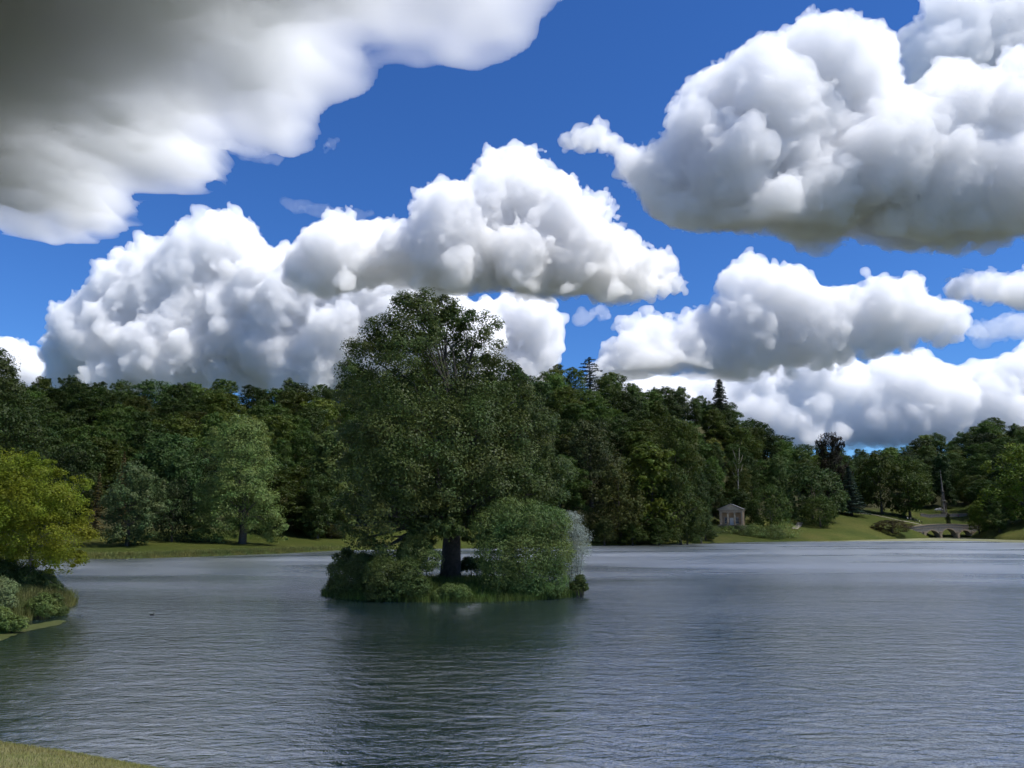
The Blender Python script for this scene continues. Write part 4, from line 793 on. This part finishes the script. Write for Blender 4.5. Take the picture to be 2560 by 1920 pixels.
LEFT = [(95, 960), (100, 850), (110, 790), (150, 752), (230, 730), (262, 690), (272, 622), (330, 612), (355, 590), (380, 603), (450, 570), (490, 545), (530, 530), (590, 520), (640, 545), (660, 580), (675, 612), (720, 618), (760, 605), (800, 590), (1000, 620), (1150, 730), (1250, 790), (1260, 1000), (95, 1000)]
BEHIND = [(1080, 900), (1150, 770), (1250, 735), (1290, 728), (1340, 735), (1385, 760), (1420, 800), (1418, 850), (1395, 920), (1350, 1000), (1080, 1000)]
RIGHT = [(1480, 1000), (1500, 870), (1530, 850), (1548, 800), (1590, 770), (1650, 765), (1690, 790), (1740, 770), (1775, 745), (1790, 690), (1830, 660), (1870, 632), (1895, 620), (1930, 650), (1960, 668), (2000, 650), (2020, 690), (2060, 712), (2110, 690), (2140, 700), (2152, 655), (2175, 660), (2210, 690), (2290, 682), (2330, 720), (2390, 760), (2420, 800), (2410, 840), (2340, 880), (2200, 920), (2000, 950), (1800, 980), (1700, 1020)]
SMALL = [(2345, 745), (2370, 700), (2400, 682), (2450, 662), (2495, 665), (2510, 640), (2550, 620), (2640, 600), (2700, 640), (2700, 780), (2480, 782), (2400, 770)]
SHRED = [(2420, 840), (2425, 825), (2450, 800), (2500, 787), (2560, 792), (2600, 800), (2600, 840), (2480, 852)]
SCRAP = [(1420, 800), (1450, 778), (1500, 775), (1532, 798), (1500, 806), (1460, 818)]
BANK = [(1480, 1130), (1480, 960), (1600, 930), (1700, 935), (1800, 905), (1950, 865), (2050, 850), (2150, 880), (2250, 865), (2320, 875), (2330, 905), (2400, 915), (2460, 885), (2560, 865), (2680, 850), (2680, 1130)]
FARL = [(-60, 1000), (-60, 850), (0, 838), (40, 835), (80, 850), (115, 890), (140, 940), (150, 1000)]
HIGHR = [(2230, 100), (2260, 60), (2300, 30), (2260, -60), (2750, -60), (2750, 330), (2350, 260), (2260, 220)]
TAIL = [(1400, 385), (1408, 345), (1430, 312), (1470, 293), (1510, 298), (1545, 318), (1565, 350), (1600, 360), (1660, 380), (1660, 480), (1610, 470), (1560, 410), (1520, 385), (1450, 380)]
WISP = [(790, 370), (800, 345), (830, 330), (855, 345), (850, 370), (815, 385)]
cumulus('towering white cumulus with a dark grey base at upper right', GREAT, 2400, near, voxpx=5.2, rmax=150, basev=604, depth=1.0, seed=23)
cumulus('small hooked white cloud trailing left of the towering cumulus', TAIL, 2380, volmat('tail_cloud_droplets', 60), voxpx=4, rmax=60, bill=.55, seed=5)
cumulus('bright heaped cumulus with a grey base above the island tree', CENTRE, 3100, near, voxpx=5.2, rmax=110, basev=760, depth=1.1)
cumulus('broad white cumulus bank rising behind the left wooded hill', LEFT, 5000, far, voxpx=5.2, rmax=110)
cumulus('white cumulus lobe beside the top of the island tree', BEHIND, 5600, far, voxpx=6, rmax=90)
cumulus('grey and white cumulus bank over the right wooded hill', RIGHT, 4500, far, voxpx=5.2, rmax=80, basev=950)
cumulus('white cumulus half cut off by the right edge of the picture', SMALL, 3600, far, voxpx=5.2, rmax=70, basev=778)
cumulus('small torn white cloud low at the right edge', SHRED, 4500, thin, voxpx=5.2, rmax=30)
cumulus('small loose white scrap of cloud right of the island tree', SCRAP, 4500, thin, voxpx=5.2, rmax=25)
cumulus('low pale cloud bank along the skyline at right', BANK, 8000, volmat('low_cloud_droplets', 130), voxpx=7, rmax=70)
cumulus('small bright cumulus at the far left edge over the trees', FARL, 6000, far, voxpx=6, rmax=60)
cumulus('shaded grey cloud behind the towering cumulus in the top right corner', HIGHR, 3300, far, voxpx=7, rmax=110)
cumulus('tiny torn scrap of cloud in the blue gap', WISP, 2300, thin, voxpx=4, rmax=20)
STREAK = [(500, 342), (560, 352), (640, 378), (720, 392), (690, 410), (630, 402), (560, 378), (505, 356)]
STREAK2 = [(690, 500), (760, 505), (860, 525), (950, 530), (900, 548), (800, 540), (720, 520)]
cumulus('thin white streak of cloud hanging below the grey cloud', STREAK, 2300, veil, voxpx=3.4, rmax=16, bill=.5)
cumulus('faint streak of cloud just above the left cumulus', STREAK2, 2300, veil, voxpx=3.4, rmax=14, bill=.5, seed=4)
# the grey deck spreading overhead from the upper left: footprint on a level base
def deck(label, z0, vox=15., seed=3):
    global RNG; RNG = np.random.default_rng(seed)
    edge = [(-1200, 560), (-100, 540), (0, 550), (60, 565), (120, 580), (190, 592), (222, 585), (240, 490), (290, 452), (370, 455), (430, 465), (460, 405), (510, 350), (600, 300), (690, 345), (738, 330), (748, 245), (800, 170), (830, 85), (1000, 95), (1100, 95), (1230, 112), (1370, 88), (1450, 25), (1520, -60)]
    foot = []
    for u, v in edge:
        d = ray(u, v); t = (z0-CAMZ)/d[2]; foot.append((d[0]*t, d[1]*t))
    foot += [(520, 950), (1000, 560), (1250, 100), (1150, -650), (300, -900), (-900, -700), (-1600, -100), (-2000, 900)]  # unseen part, carried across the sun's path to shade the land
    foot = np.array(foot); lo = np.array([-2050., -950., z0-90]); hi = np.array([1350., 2700., z0+760])
    n = np.ceil((hi-lo)/vox).astype(int); sh2 = (n[0], n[1], 1); n2 = lambda c: vnoise(sh2, c/vox)[:, :, 0]
    gx = np.arange(n[0])*vox+lo[0]; gy = np.arange(n[1])*vox+lo[1]
    st = 4; P = np.stack(np.meshgrid(gx[::st], gy[::st], indexing='ij'), -1); d2 = polydist(P.reshape(-1, 2), foot).reshape(P.shape[:2])
    ix = np.arange(n[0])/st; iy = np.arange(n[1])/st                       # bilinear back to the full grid
    d2 = np.stack([np.interp(ix, np.arange(d2.shape[0]), d2[:, k]) for k in range(d2.shape[1])], 1); d2 = np.stack([np.interp(iy, np.arange(d2.shape[1]), r) for r in d2])
    d2 = d2+140+n2(240)*45+n2(120)*30+n2(62)*19+n2(34)*11
    thick = 620-578*smooth01((gx+500)/800)[:, None]*smooth01((1900-gy)/500)[None, :]             # thick in the west; unseen east part thinned to pass some sun
    th = np.maximum(thick*(1-np.exp(-(np.maximum(d2, 0)/620)**1.5))*(1+.2*n2(330)), 0)
    zb = z0+n2(320)*14+n2(140)*7+n2(70)*4
    z = np.arange(n[2])*vox+lo[2]
    f = np.maximum(zb[:, :, None]-z, z-(zb+th)[:, :, None]).astype(np.float32)
    f -= (vnoise(n, 90/vox)*8+vnoise(n, 46/vox)*6+vnoise(n, 28/vox)*4)*smooth01(d2/260)[:, :, None]
    f = np.maximum(f, -d2[:, :, None]*.5); B = 3*vox
    f = np.clip(f, -B, B).astype(np.float32); f[[0, -1]] = B; f[:, [0, -1]] = B; f[:, :, [0, -1]] = B
    return surf('cloud', f, 0., vox, lo, grey, label, .0003)
deck('broad dark grey cloud base spreading overhead from the top left corner', 1000)
